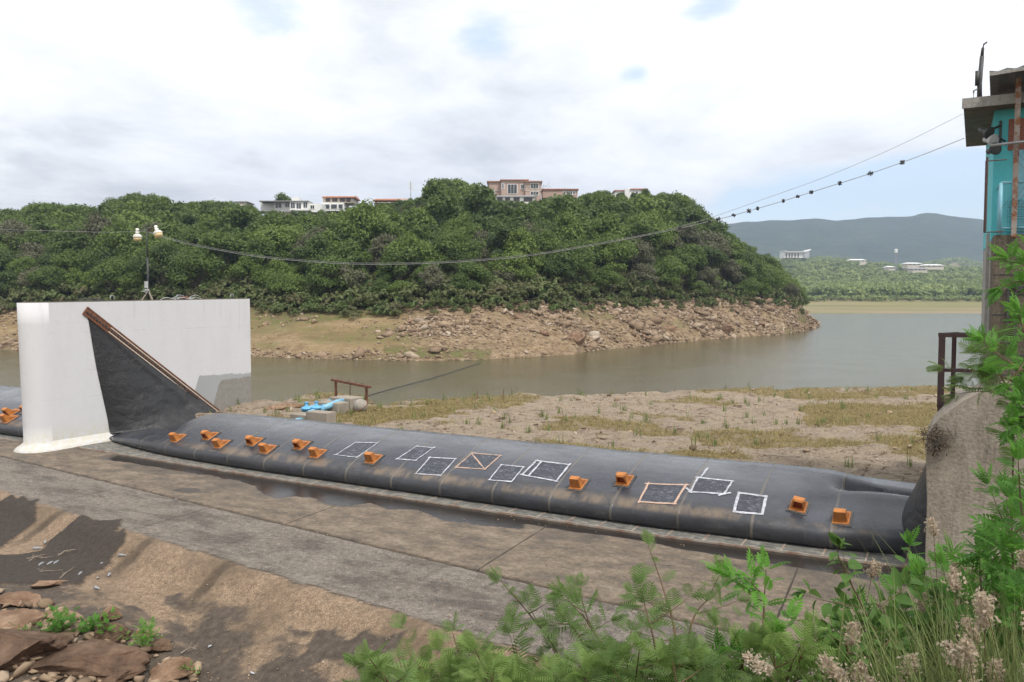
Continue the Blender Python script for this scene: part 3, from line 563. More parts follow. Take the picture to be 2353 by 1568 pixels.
tag(dam, 'long black inflatable rubber dam with orange fins and taped patches, right of the pier', 'rubber dam')
bm_, BV = bag_mesh('bag', -1.35, 29.65, n0m, hm, ncm, zlm, valley)
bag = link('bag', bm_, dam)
def bvh_of(V, nu, nv):
    W = loc2w(V[..., 0], V[..., 1], V[..., 2]).reshape(-1, 3); return BVHTree.FromPolygons([Vector(p_) for p_ in W], [tuple(map(int, f)) for f in grid(nu, nv)])
BVHM = bvh_of(BV, BV.shape[0], BV.shape[1])
def hit(u, v, bvh=None):
    loc, nn, i, d = (bvh or BVHM).ray_cast(Vector((0, 0, CZ)), pxdir(u, v).normalized())
    if loc is None: return None
    if nn.dot(pxdir(u, v)) > 0: nn = -nn
    l = w2loc(np.array(loc)); nl = Vector((nn.x * AX[0] + nn.y * AX[1], nn.x * NX[0] + nn.y * NX[1], nn.z)); return Vector(l), nl
def fin(parent, u, v, bvh, hollow, s=1.0):
    h_ = hit(u, v, bvh)
    if not h_: print('no hit fin', u, v); return
    p_, nn = h_; ex = Vector((1, 0, 0)); ez = nn.normalized(); ey = ez.cross(ex).normalized(); ex = ey.cross(ez)
    M = Matrix((ex, ey, ez)).transposed().to_4x4(); M.translation = p_ + ez * .004
    f = MB(); wd, hg, L0, L1 = .165 * s, .33 * s, .24 * s, .50 * s
    # scoop block: upright front, top running back, then ramp down to the flange
    P = lambda x, y, z: (x, y, z)
    fl = .035
    f.hexa([P(-.20 * s, -.06, .012), P(.20 * s, -.06, .012), P(.20 * s, L1, .012), P(-.20 * s, L1, .012)], [P(-.18 * s, -.04, .04), P(.18 * s, -.04, .04), P(.18 * s, L1 - .02, .04), P(-.18 * s, L1 - .02, .04)])
    x0, x1 = -wd, wd
    prof = [(0, .04), (-.025, hg), (.13, hg + .01), (.20, hg * .62), (L0 + .06, .12), (L1 - .04, .045)]
    w_ = [1, .84, .82, .88, .96, 1]
    vs = []
    for (y, z), k in zip(prof, w_): vs += [P(x0 * k, y, z), P(x1 * k, y, z)]
    f.add(vs, [(2, 3, 5, 4), (4, 5, 7, 6), (6, 7, 9, 8), (8, 9, 11, 10), (0, 2, 4, 6, 8, 10), (11, 9, 7, 5, 3, 1)] + ([] if hollow else [(0, 1, 3, 2)]))
    if hollow:
        t = .045; i0 = [P(x0 + t, -.008, .04 + t), P(x1 - t, -.008, .04 + t), P(x1 * .82 - t, -.055, hg - t), P(x0 * .82 + t, -.055, hg - t)]
        o0 = [vs[0], vs[1], vs[3], vs[2]]
        f.add(o0 + i0, [(0, 1, 5, 4), (1, 2, 6, 5), (2, 3, 7, 6), (3, 0, 4, 7)])
    o = f.build('deflector_fin', M_ORANGE, parent, bevel=.012); o.matrix_local = M
    if hollow:
        g = MB(); b0 = [P(x0 + .045, -.008, .085), P(x1 - .045, -.008, .085), P(x1 * .82 - .045, -.055, hg - .045), P(x0 * .82 + .045, -.055, hg - .045)]
        b1 = [(q[0] * .8, q[1] + .07, q[2] * .85 + .01) for q in b0]; g.add(b0 + b1, [(4, 5, 6, 7), (0, 1, 5, 4), (1, 2, 6, 5), (2, 3, 7, 6), (3, 0, 4, 7)]); g.build('recess', M_ORED, o)
    q = MB(); a_, b_ = .25 * s, L1 + .06
    q.hexa([P(-a_, -.12, -.04), P(a_, -.12, -.04), P(a_, b_, -.04), P(-a_, b_, -.04)], [P(-a_, -.11, .012), P(a_, -.11, .012), P(a_, b_, .012), P(-a_, b_, .012)]); q.build('base_pad', M_PAD, o)
for (u, v), ho in ((c1(1455, 1395), 0), (c1(1725, 1378), 1), (c1(1820, 1448), 0), (c1(2095, 1425), 1), (c1(2205, 1490), 0),
                   (c6(505, 935), 1), (c6(640, 1005), 0), (c6(1105, 1050), 0), (c7(752, 655), 0), (c7(1150, 622), 1), (c8(750, 770), 1), (c8(1205, 900), 0)):
    fin(dam, u, v, BVHM, ho)
def strip_on(name, pts, wd, mat, parent, off=.006, segs=6, jag=.010):
    """a tape run laid on the bag between two picture points"""
    rows = []; (u0, v0), (u1, v1) = pts
    for t in np.linspace(0, 1, segs + 1):
        h_ = hit(u0 + (u1 - u0) * t, v0 + (v1 - v0) * t)
        if h_: rows.append(h_)
    if len(rows) < 2: return None
    V = []
    for i, (p_, nn) in enumerate(rows):
        d = (rows[min(i + 1, len(rows) - 1)][0] - rows[max(i - 1, 0)][0]).normalized(); s = d.cross(nn).normalized()
        V += [p_ + s * (wd / 2 + random.uniform(-jag, jag)) + nn * off, p_ - s * (wd / 2 + random.uniform(-jag, jag)) + nn * off]
    b = MB(); b.add(V, [(2 * i, 2 * i + 1, 2 * i + 3, 2 * i + 2) for i in range(len(rows) - 1)]); return b
def ext(p_, q, k): return (p_[0] + (p_[0] - q[0]) * k, p_[1] + (p_[1] - q[1]) * k)
def patch(cs, mat, extra=(), wd=.042, film=True, label=None):
    k = 9; V = []; ok = True
    for i in range(k):
        for j in range(k):
            s, t = i / (k - 1), j / (k - 1)
            u = (cs[0][0] * (1 - s) + cs[1][0] * s) * (1 - t) + (cs[3][0] * (1 - s) + cs[2][0] * s) * t
            v = (cs[0][1] * (1 - s) + cs[1][1] * s) * (1 - t) + (cs[3][1] * (1 - s) + cs[2][1] * s) * t
            h_ = hit(u, v)
            if not h_: ok = False; continue
            V.append(h_[0] + h_[1] * (.004 + .005 * random.random() * (0 < i < k - 1 and 0 < j < k - 1)))
    if not ok: print('patch miss', cs); return
    o = link('repair_patch', mesh_np('repair_patch', np.array(V), grid(k, k), M_FILM, True), dam); 
    if label: o['label'] = label
    runs = [(cs[i], cs[(i + 1) % 4]) for i in range(4)] + list(extra)
    for a_, b_ in runs:
        e_ = .06 if (a_, b_) not in extra else 0
        m_ = strip_on('tape', (ext(a_, b_, random.uniform(.02, e_ + .03)), ext(b_, a_, random.uniform(.02, e_ + .03))), wd, mat, o, off=.010 + random.random() * .004)
        if m_: m_.build('tape', mat, o)
q6 = lambda *a: [c6(*x) for x in a]; q7 = lambda *a: [c7(*x) for x in a]; q8 = lambda *a: [c8(*x) for x in a]
patch(q6((985, 880), (1170, 885), (1000, 1005), (820, 985)), M_TAPE)
patch(q6((1500, 912), (1640, 925), (1490, 1030), (1335, 1018)), M_TAPE)
patch(q6((1610, 1005), (1825, 1018), (1700, 1155), (1490, 1142)), M_TAPE)
patch(q6((1960, 970), (2200, 990), (2070, 1105), (1825, 1088)), M_TAPEB, extra=[(c6(1960, 975), c6(2060, 1095))], label='repair patch framed in brown tape with a diagonal strip')
patch(q7((120, 450), (310, 470), (205, 595), (12, 580)), M_TAPE)
patch(q7((420, 415), (700, 450), (590, 590), (295, 535)), M_TAPE, extra=[(c7(460, 425), c7(350, 545))], wd=.06)
patch(q7((1375, 612), (1700, 622), (1595, 785), (1295, 768)), M_TAPEB, wd=.06, label='repair patch framed in wide brown tape, seventh from the left')
patch(q7((1800, 560), (2095, 590), (2025, 700), (1735, 680)), M_TAPE, extra=[(c7(1885, 478), c7(1822, 558)), (c7(1700, 650), c7(1750, 690)), (c7(1975, 712), c7(2080, 690))], wd=.06)
patch(q8((145, 580), (430, 620), (385, 805), (95, 780)), M_TAPE, wd=.07)

M_EDGE = paint('worn_edge', (.34, .30, .25), (.22, .12, .08), .8, 2.5)
# clamp plates in front of the bag
def plates(parent, a0, a1, nfun):
    k = 0; a = a0
    while a < a1:
        b_ = min(a + .92, a1); m_ = MB(); y0, y1 = nfun(a), nfun(b_)
        m_.hexa([(a + .02, y0, .0), (b_ - .02, y1, .0), (b_ - .02, n0m(b_) + .5, .0), (a + .02, n0m(a) + .5, .0)], [(a + .02, y0, .035), (b_ - .02, y1, .035), (b_ - .02, n0m(b_) + .5, .035), (a + .02, n0m(a) + .5, .035)])
        m_.build('clamp_plate', M_PLATE, parent); r_ = MB(); r_.box(a - .02, a + .02, nfun(a) + .01, n0m(a) + .5, .0, .045); r_.build('seam_strip', M_EDGE, parent)
        a = b_
    e_ = MB(); ps = np.linspace(a0, a1, 30)
    for p0, p1 in zip(ps[:-1], ps[1:]): e_.hexa([(p0, nfun(p0) - .03, 0), (p1, nfun(p1) - .03, 0), (p1, nfun(p1), 0), (p0, nfun(p0), 0)], [(p0, nfun(p0) - .03, .05), (p1, nfun(p1) - .03, .05), (p1, nfun(p1), .05), (p0, nfun(p0), .05)])
    e_.build('edge_strip', M_EDGE, parent)
nf = lambda a: float(pw(a, [(-13, -.1), (0, 0), (8.4, -.28), (19, -.38), (23, -.38), (28.5, -.05), (29.5, .1)]))
plates(dam, -1.1, 29.4, nf)

# black end sheet on the pier side, pinned under the slanting rail
PA = -1.6                                     # plane of the pier's near side
Lft = [la(*q, PA) for q in ((203, 738), (213, 800), (222, 850), (235, 910), (246, 960), (252, 1000), (256, 1020))]
r0, r1 = la(195, 712, PA), la(512, 958, PA)
S_, T_ = 60, 50; V = np.zeros((S_, T_, 3)); Lf = resample([(q[1], q[2]) for q in Lft], 12)
for i in range(S_):
    s = i / (S_ - 1); k = s * (len(Lf) - 1); k0 = int(min(k, len(Lf) - 2)); L_ = Lf[k0] + (Lf[k0 + 1] - Lf[k0]) * (k - k0)
    Rr = np.array([r0[1] + (r1[1] - r0[1]) * s, r0[2] + (r1[2] - r0[2]) * s])
    for j in range(T_):
        t = j / (T_ - 1); q = L_ + (Rr - L_) * t
        sag = math.sin(math.pi * min(1, t ** .8)) ; out = .015 + 1.25 * s ** 1.9 * sag + .35 * max(0, s - .75) * (1 - t) * 4 * .6
        wr = .20 * s ** 3 * (fbm(np.array(q[0] * 1.2), np.array(q[1] * 5.0), 4, 7) - .5) * 2.4 * sag
        ridge = .10 * math.exp(-((t - .78 - .1 * s) / .06) ** 2) * s * 1.2
        kf_ = max(0, (s - .80) / .20); V[i, j] = (PA + out + wr + ridge + 2.0 * kf_ * t, q[0] - .9 * kf_ * t, max(.3, q[1] - .12 * s * sag - .35 * kf_ * t))
sheet = link('end_sheet', mesh_np('end_sheet', V, grid(S_, T_), M_SHEET, True), dam); sheet['label'] = 'black rubber end sheet pinned to the white pier'
# black sheet swelling against the right abutment
ed = [ln(*q, 1.7) for q in ((2133, 1052), (2118, 1090), (2100, 1125), (2082, 1155), (2068, 1190), (2060, 1230), (2056, 1275), (2052, 1320))]; K_ = 24; V = []
for q in ed:
    for j in range(K_):
        th = math.pi * j / (K_ - 1); aw = 29.85; V.append((aw - (aw - q[0]) * math.sin(th) ** .8, 1.7 - 1.45 * math.cos(th), max(q[2], 0)))
sh2 = link('end_sheet', mesh_np('end_sheet', np.array(V), grid(len(ed), K_), M_SHEET, True), dam); sh2['label'] = 'black rubber end sheet swelling beside the grey abutment'

# the next span, left of the pier
dam2 = dam_root('rubber_dam', 0, 0, 0); tag(dam2, 'dark rubber dam section on the far left, half hidden behind the white pier', 'rubber dam')
bm2, BV2 = bag_mesh('bag', -30, -3.05, lambda a: .25 + .02 * abs(a + 6), lambda a: float(pw(a, [(-30, 1.6), (-9, 1.62), (-6, 1.5), (-3.05, 1.1)])), lambda a: 3.1, lambda a: .58)
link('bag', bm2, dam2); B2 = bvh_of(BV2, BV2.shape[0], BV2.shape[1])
for (u, v), ho in (((17, 957), 1), ((11, 972), 0), ((57, 951), 1)): fin(dam2, u, v, B2, ho, 1.15)
m_ = MB(); m_.box(-30, -3.1, -.35, .7, 0, .035); m_.build('clamp_plate', M_PLATE, dam2); m_ = MB(); m_.box(-30, -3.1, -.4, -.352, 0, .055); m_.build('edge_strip', M_EDGE, dam2)

# ================================================================== THE PIER
pier = dam_root('pier', -2.3, 3, 0); tag(pier, 'tall white painted concrete pier with a slanting rusty rail on its side', 'pier')
POFF = Vector((-2.3, 3, 0))
def pl(q): return tuple(Vector(q) - POFF)
ring = []; aL, aR, nN, nF = -2.75, PA, -.68, 9.75; rad = (aR - aL) / 2
for j in range(17):
    th = math.pi * j / 16; ring.append((aR - rad + rad * math.cos(th), nN - .75 * math.sin(th)))
ring = ring + [(aL, nF), (aR, nF)]
def ztop(n): return 5.90 + .016 * (n - nN)
V = []; F = []; lev = [0, .12, .25, .5, 1, 2, 3, 4, 5, 1.0]
K = len(ring)
dens_ring = []
for i in range(K):
    p0, p1 = ring[i], ring[(i + 1) % K]; L = math.dist(p0, p1); k = max(1, int(L / .5)); dens_ring += [(p0[0] + (p1[0] - p0[0]) * t / k, p0[1] + (p1[1] - p0[1]) * t / k) for t in range(k)]
K = len(dens_ring); cc = (aR - rad, 4.0)
for li, z in enumerate((-.3, 0, .10, .20, .34, 1, 2, 3, 4, 5, None)):
    fl = {0: .34, 1: .32, 2: .25, 3: .12, 4: .0}.get(li, 0)
    for (x, y) in dens_ring:
        f_ = fl * float(sstep(3.4, 2.4, y)); dx = (x - cc[0]) / rad; dy = -1 if y < nN else 0
        lean = .10 * ((z if z is not None else ztop(y)) / 6) * (1 if y < nN else 0)
        V.append(pl((x + np.sign(dx) * min(1, abs(dx)) * f_, y + dy * f_ * min(1, (nN - y) / .4) - lean, z if z is not None else ztop(y))))
for li in range(10):
    for i in range(K): F.append((li * K + i, li * K + (i + 1) % K, (li + 1) * K + (i + 1) % K, (li + 1) * K + i))
m_ = MB(); m_.add(V, F + [tuple(10 * K + i for i in range(K))])
bd = m_.build('wall', M_WHITE, pier)
for v_ in bd.data.vertices: v_.co += POFF
bd.location = -POFF
for p_ in bd.data.polygons:
    if p_.center.y < nN + .12 and abs(p_.normal.z) < .9: p_.use_smooth = True
cap = MB(); cap.prism([(y[0] - POFF.x, y[1] - POFF.y) for y in ring], 2, 0, .025)
for i, q in enumerate(cap.v): cap.v[i] = (q[0], q[1], q[2] + ztop(q[1] + POFF.y) + .001)
cap.build('dirty_top', M_MOSS, pier)
for (u, v) in ((258, 689), (410, 686), (533, 681)):           # lifting staples
    q = la(u, v, PA - .15); y = q[1]; z = ztop(y); s = MB(); s.tube([pl((PA - .15, y - .09, z)), pl((PA - .15, y - .09, z + .20)), pl((PA - .15, y - .06, z + .24)), pl((PA - .15, y + .06, z + .24)), pl((PA - .15, y + .09, z + .20)), pl((PA - .15, y + .09, z))], .025, 6)
    s.build('lifting_staple', M_GALV, pier, True)
cr0, cr1 = Vector(la(195, 714, PA + .03)), Vector(la(500, 951, PA + .03)); dv = (cr1 - cr0).normalized(); pr = Vector((0, -dv.z, dv.y))
if pr.z < 0: pr = -pr
rl = MB(); rl.beam(Vector(pl(cr0)) + pr * .17, Vector(pl(cr1)) + pr * .17, .09, .06); rl.beam(Vector(pl(cr0)) - pr * .02, Vector(pl(cr1)) - pr * .02, .07, .30)
rail = rl.build('clamp_rail', M_RUST, pier); 
rl = MB(); rl.beam(Vector(pl(cr0 + dv * 1.35)) + pr * .09 + Vector((.02, 0, 0)), Vector(pl(cr1)) + pr * .09 + Vector((.02, 0, 0)), .07, .035); rl.beam(Vector(pl(cr0 + dv * 1.35)) - pr * .11 + Vector((.02, 0, 0)), Vector(pl(cr1)) - pr * .11 + Vector((.02, 0, 0)), .07, .035); rl.build('bright_flange', M_CREAM, rail)
bt_ = MB(); Lr = (cr1 - cr0).length
for i in range(int(Lr / .17)):
    q = Vector(pl(cr0 + dv * (.12 + i * .17))) - pr * .01; bt_.hexa([q + Vector((.0, a * .045, b * .045)) for a, b in ((-1, -1), (1, -1), (1, 1), (-1, 1))], [q + Vector((.085, a * .035, b * .035)) for a, b in ((-1, -1), (1, -1), (1, 1), (-1, 1))])
bt_.build('bolt_row', M_DKMET, rail)

# things lying on the pier and the lamp
yl = la(341, 684, PA - .7); lb = (PA - .7, yl[1], ztop(yl[1]) + .026)
lamp = dam_root('lamp_post', *lb); tag(lamp, 'thin dark lamp post with two hanging amber lamps on top of the white pier', 'lamp post')
ltop = ln(338, 526, yl[1]); hgt = ltop[2] - lb[2]
s = MB(); s.tube([(0, 0, 0), (0, 0, hgt * .6)], .045, 8); s.tube([(0, 0, hgt * .6), (-.02, 0, hgt)], .032, 8); s.build('pole', M_DKMET, lamp, True)
s = MB()
for k in range(3): s.beam((.28 * math.cos(k * 2.1), .28 * math.sin(k * 2.1), 0), (0, 0, .42), .05, .05)
s.build('tripod_foot', M_BLOCK, lamp)
s = MB(); s.box(-.10, .04, -.12, -.03, .55, .85); s.box(-.14, .10, -.10, -.02, .42, .5); s.tube([(-.1, -.1, .5), (-.2, -.15, .4), (.08, -.12, .34), (.1, -.1, .55)], .02, 5); s.build('junction_box', M_GREYP, lamp)
for (u, v, tl) in ((316, 545, 0.0), (363, 537, .42)):
    q = ln(u, v, yl[1]); x = q[0] - lb[0]; z = q[2] - lb[2]; sd = math.copysign(1, x)
    a_ = MB(); a_.tube([(0, 0, hgt - .12), (x * .55, 0, hgt - .06), (x, 0, z + .28)], .018, 6); a_.build('lamp_arm', M_RUST if sd > 0 else M_DKMET, lamp, True)
    h_ = MB(); h_.lathe([(.06, .24), (.075, .30), (.075, .38), (.03, .40)], 14); h_.lathe([(.05, .14), (.15, .10), (.20, .04), (.20, -.02), (.185, -.03)], 18)
    h_.lathe([(.085, .13), (.085, .26)], 14); hd = h_.build('lamp_head', M_LAMPW, lamp, True); hd.location = (x, 0, z); hd.rotation_euler = (0, -tl * sd, 0)
    h_ = MB(); h_.lathe([(.18, -.031), (.175, -.10), (.15, -.17), (.02, -.19)], 18); h_.build('lens', M_AMBER, hd, True)
s = MB(); rb = random.Random(3)
for k in range(4):
    pts = []; y0 = la(175 + 6 * k, 690, PA - .3)[1]
    for i in range(9): pts.append((PA - .25 - .1 * k + .05 * rb.random(), y0 + i * .14, ztop(y0) + .03 + .11 * abs(math.sin(i * .9 + k))))
    s.tube(pts, .012, 5)
root = dam_root('wire_tangle', PA - .3, 0, 0)
for i, q in enumerate(s.v): s.v[i] = (q[0] - (PA - .3), q[1], q[2])
s.build('wire', M_DKMET, root); tag(root, 'small tangle of loose dark wire on the left end of the pier top', 'wire')
s = MB()
for k in range(5):
    y0 = la(362 + 12 * k, 686, PA - .3)[1]; s.tube([(PA - .2 - .08 * k, y0 + i * .22 + .05 * rb.random(), ztop(y0) + .03 + (.10 + .12 * (k == 3)) * abs(math.sin(i * .8 + k))) for i in range(8)], .014, 5)
root = dam_root('cable_coil', PA - .3, 0, 0)
for i, q in enumerate(s.v): s.v[i] = (q[0] - (PA - .3), q[1], q[2])
s.build('cable', M_GREYP, root); y0 = la(423, 684, PA - .4)[1]
s = MB(); s.tube([(-.1, y0 - .18, ztop(y0) + .09), (-.1, y0 + .18, ztop(y0) + .09)], .085, 10); s.build('rusty_can', M_RUST, root); tag(root, 'loose grey cable and rusty can on the pier top, right of the lamp post', 'cable')

# ================================================================== RIGHT BANK STRUCTURES
ab = dam_root('abutment_wall', 30, 0, 0); tag(ab, 'weathered grey concrete abutment wall with a sloping top, right end of the dam', 'concrete wall')
NF = -.5
out = [ln(*q, NF) for q in ((2125, 1330), (2127, 1240), (2130, 1150), (2127, 1065), (2129, 1005), (2143, 978), (2166, 955), (2205, 926), (2255, 898), (2310, 880), (2420, 880), (2800, 860), (2900, 1400))]
m_ = MB(); m_.prism([(q[0] - 30, q[2]) for q in out], 1, NF, 1.2)
for i, q in enumerate(m_.v):                    # uneven old face
    m_.v[i] = q
w_ = m_.build('wall', M_CONC, ab, bevel=.015)
m_ = MB(); m_.box(-.05, 6, 1.2, 9, -.2, 3.3); m_.build('rear_wall', M_CONC, ab)
rb = random.Random(8); m_ = MB(); q = ln(2150, 1010, NF - .02)
for k in range(160):
    c_ = Vector((q[0] - 30 + rb.gauss(0, .13), NF - .03 - abs(rb.gauss(0, .05)), q[2] + rb.gauss(0, .16))); d_ = Vector((rb.gauss(0, 1), rb.gauss(0, 1) - .5, rb.gauss(0, 1))).normalized() * .13; m_.beam(c_, c_ + d_, .012, .012)
m_.build('dry_moss', M_BARK, ab)

pf = dam_root('steel_platform', 30, 1.4, 0); tag(pf, 'rusty brown steel inspection platform with handrail behind the abutment wall', 'platform')
O_ = Vector((30, 1.4, 0)); A1 = Vector(ln(2165, 770, 1.4)) - O_; zr_ = A1.z; zf_ = (Vector(ln(2165, 925, 1.4)) - O_).z
B1 = Vector(ln(2196, 780, 2.35)) - O_
def post(x, y, w_=.15):
    m_ = MB(); m_.box(x - w_ / 2, x + w_ / 2, y - .06, y + .06, zf_ - .12, zr_ - .051); m_.build('post', M_RAILB, pf)
post(A1.x, 0, .14); post(B1.x - .03, .95, .10); post(2.6, 0, .1)
m_ = MB(); m_.beam((A1.x - .08, 0, zr_), (3, 0, zr_), .12, .10); m_.build('top_rail', M_RAILB, pf); m_ = MB(); m_.beam((A1.x, .06, zr_ + .002), (B1.x, .97, zr_ + .002), .13, .08); m_.build('top_rail', M_RAILB, pf)
m_ = MB(); m_.beam((B1.x, .95, zr_ - .004), (3, .95, zr_ - .004), .07, .07)
m_.build('top_rail', M_RAILB, pf)
zm_ = (zr_ + zf_) / 2 - .03
m_ = MB(); m_.beam((A1.x + .07, 0, zm_), (3, 0, zm_), .06, .08); m_.build('mid_rail', M_RAILB, pf)
m_ = MB(); m_.box(A1.x - .02, 3, .02, 1.0, zf_ - .04, zf_); m_.build('deck', M_RUST, pf)
m_ = MB(); m_.beam((A1.x - .06, -.02, zf_ - .13), (3, -.02, zf_ - .13), .08, .18); m_.beam((A1.x + .12, .1, zf_ - .2), (A1.x + .12, .1, zf_ - .75), .14, .14); m_.beam((A1.x + .3, .6, zf_ - .2), (A1.x + .3, .6, zf_ - .75), .1, .1); m_.build('beam', M_RAILB, pf)

# control house
ZS = 10.15
def lw(u, v, z): return w2loc(at_z(u, v, z))
S1, S2 = lw(2214, 247, ZS), lw(2220, 338, ZS); Wc = lw(2286, 254, ZS); Wf = lw(2266, 334, ZS)
HN = float(Wc[1]); HA = float(Wc[0])
hs = dam_root('control_house', HA, HN, 0); tag(hs, 'turquoise control house with flat overhanging roof above the right bank', 'building')
def hl(q): return (q[0] - HA, q[1] - HN, q[2])
s1 = hl(S1); s2 = hl(S2); wf = hl(Wf); DEP = wf[1]
zfl = float(ln(2290, 541, HN - .9)[2])
print('house', HA, HN, s1, s2, wf, zfl)
m_ = MB(); m_.hexa([(0, 0, zfl - .04), (6, 0, zfl - .04), (6, DEP, zfl - .04), (wf[0], DEP, zfl - .04)], [(0, 0, ZS - .002), (6, 0, ZS - .002), (6, DEP, ZS - .002), (wf[0], DEP, ZS - .002)]); m_.build('wall', M_TEAL, hs)
m_ = MB(); z = ZS; m_.hexa([(s1[0], s1[1], z), (6.5, s1[1], z), (6.5, s2[1], z), (s2[0], s2[1], z)], [(s1[0], s1[1], z + .16), (6.5, s1[1], z + .16), (6.5, s2[1], z + .16), (s2[0], s2[1], z + .16)]); rf = m_.build('roof', M_SLABW, hs)
m_ = MB(); m_.hexa([(s1[0] - .03, s1[1] - .04, z - .03), (6.5, s1[1] - .04, z - .03), (6.5, s1[1] - .002, z - .03), (s1[0] - .03, s1[1] - .002, z - .03)], [(s1[0] - .03, s1[1] - .04, z + .18), (6.5, s1[1] - .04, z + .18), (6.5, s1[1] - .002, z + .18), (s1[0] - .03, s1[1] - .002, z + .18)]); m_.build('fascia', M_FASC, rf)
# brick panel, louvre, door edge on the front wall (front plane y = 0)
def fr(u, v, off=0): q = hl(ln(u, v, HN + off)); return q
def fpanel(name, u0, v0, u1, v1, mat, t=.03, parent=None):
    a_ = fr(u0, v0); b_ = fr(u1, v1); m_ = MB(); m_.box(a_[0], b_[0], -t, .0, min(a_[2], b_[2]), max(a_[2], b_[2])); return m_.build(name, mat, parent or hs)
fpanel('brick_panel', 2318, 275, 2600, 325, M_BRICK, .02)
fpanel('door', 2328, 335, 2500, 545, M_TEALP, .015)
lv = MB()
for k in range(11):
    a_ = fr(2312, 462 + k * 7); b_ = fr(2460, 462 + k * 7); lv.beam((a_[0], -.05, a_[2]), (b_[0], -.05, a_[2]), .05, .014)
lv.build('louvre', M_TEAL, hs)
# soffit brackets and floodlights
c_ = fr(2300, 300, -.25); m_ = MB(); m_.beam((c_[0], -.02, c_[2] + .25), (c_[0], -.02, c_[2] - .25), .05, .05); m_.beam((c_[0], -.02, c_[2] + .15), (c_[0] - .2, -.4, c_[2]), .04, .04); m_.beam((c_[0] - .12, -.3, c_[2] - .1), (c_[0] + .1, 0, c_[2] - .2), .03, .03); br = m_.build('bracket', M_DKMET, hs)
for (u, v, mat, el) in ((2262, 302, M_DKMET, .6), (2272, 322, M_GREYP, .2), (2278, 346, M_DKMET, -.5)):
    q = fr(u, v, -.45); h_ = MB(); h_.lathe([(.03, -.14), (.06, -.10), (.065, .0), (.13, .12), (.135, .14), (.10, .141)], 14); o = h_.build('floodlight', mat, hs, True); o.location = (q[0], -.45, q[2]); o.rotation_euler = (R(100), 0, R(40) + el * .3); o.rotation_euler.x += el * .5
# mast on the roof
q = hl(ln(2251, 232, HN - .1)); zt_ = hl(ln(2253, 130, HN - .1))[2]; ztt = hl(ln(2268, 97, HN - .1))
m_ = MB(); m_.tube([(q[0], -.1, ZS + .1), (q[0] - .01, -.1, (ZS + zt_) / 2), (q[0] + .02, -.1, zt_)], [.055, .05, .045], 10); m_.tube([(q[0] + .02, -.1, zt_), (q[0] + .03, -.1, zt_ + .16), (ztt[0] - .06, -.1, ztt[2] - .04), (ztt[0], -.1, ztt[2])], [.035, .03, .02, .02], 7)
m_.box(q[0] - .10, q[0] - .02, -.22, -.10, ZS + .55, ZS + .85)
rt = dam_root('service_mast', HA + q[0], HN - .1, ZS + .16)
for i, p_ in enumerate(m_.v): m_.v[i] = (p_[0] - q[0], p_[1] + .1, p_[2] - ZS - .16)
m_.build('pipe', M_DKMET, rt, True); m_ = MB(); m_.tube([(-.12, -.05, 0), (-.12, -.05, .28), (.0, 0, .34)], .02, 6); m_.build('brace', M_GALV, rt); tag(rt, 'dark service mast with a bent thin tip standing on the roof corner', 'mast')
# upper sheet-metal canopy
K1, K2 = ln(2274, 165, HN - 1.6), ln(2276, 224, HN + .2)
rt = dam_root('sheet_canopy', float(K1[0]), HN - 1.6, 0); m_ = MB(); nx_ = 60; V = []; F = []
dn = 1.8
for i in range(nx_ + 1):
    x = i * .075; zz = .018 * math.cos(i * math.pi / 2)
    for (y, z_) in ((0, K1[2] + x * .055), (dn, K2[2] + x * .02)): V.append((x + (K2[0] - K1[0]) * (y / dn), y, z_ + zz))
for i in range(nx_): F.append((2 * i, 2 * i + 2, 2 * i + 3, 2 * i + 1))
m_.add(V, F); o = m_.build('roof_sheet', M_ZINC, rt); sm = o.modifiers.new('th', 'SOLIDIFY'); sm.thickness = .02
m_ = MB(); m_.beam((0, .02, K1[2] - .05), (4.4, .02, K1[2] + .19), .05, .07); m_.build('rafter', M_FASC, rt); tag(rt, 'grey corrugated sheet canopy raised above the flat roof', 'canopy')
# peeling post and balcony
pb = HN - .95
q0 = ln(2329, 545, pb); q1 = ln(2331, 172, pb); rt = dam_root('steel_post', float(q0[0]), pb, q0[2]); m_ = MB(); m_.beam((0, 0, 0), (0, 0, q1[2] - q0[2]), .095, .095); m_.build('post', M_RUSTPOST, rt); tag(rt, 'tall square post with peeling grey paint and rust before the turquoise wall', 'post')
bl = dam_root('balcony_railing', float(ln(2297, 540, pb)[0]), pb, zfl); tag(bl, 'pale blue metal balcony railing with wire mesh below the turquoise wall', 'railing')
zt2 = float(ln(2297, 421, pb)[2]) - zfl; zb2 = .14
def rail_(name, p0, p1, r): m_ = MB(); m_.tube([p0, p1], r, 8); return m_.build(name, M_TEALP, bl, True)
rail_('top_rail', (0, 0, zt2), (4.5, 0, zt2), .030); rail_('bottom_rail', (0, 0, zb2), (4.5, 0, zb2), .02); rail_('corner_post', (0, 0, 0), (0, 0, zt2), .035)
rail_('top_rail', (0, 0, zt2 - .002), (-.02, .9, zt2 - .002), .025); rail_('post', (-.005, .3, 0), (-.005, .3, zt2 - .02), .018); rail_('post', (-.01, .6, 0), (-.01, .6, zt2 - .02), .018); rail_('bottom_rail', (0, 0, zb2), (-.02, .9, zb2), .015)
m_ = MB()
for k in range(64): m_.beam((.05 + k * .05, .0, zb2), (.05 + k * .05, .0, zt2), .005, .005)
for k in range(int(zt2 / .05)): m_.beam((.02, .0, zb2 + k * .05), (3.2, .0, zb2 + k * .05), .005, .005)
m_.build('wire_mesh', M_TEALP, bl)
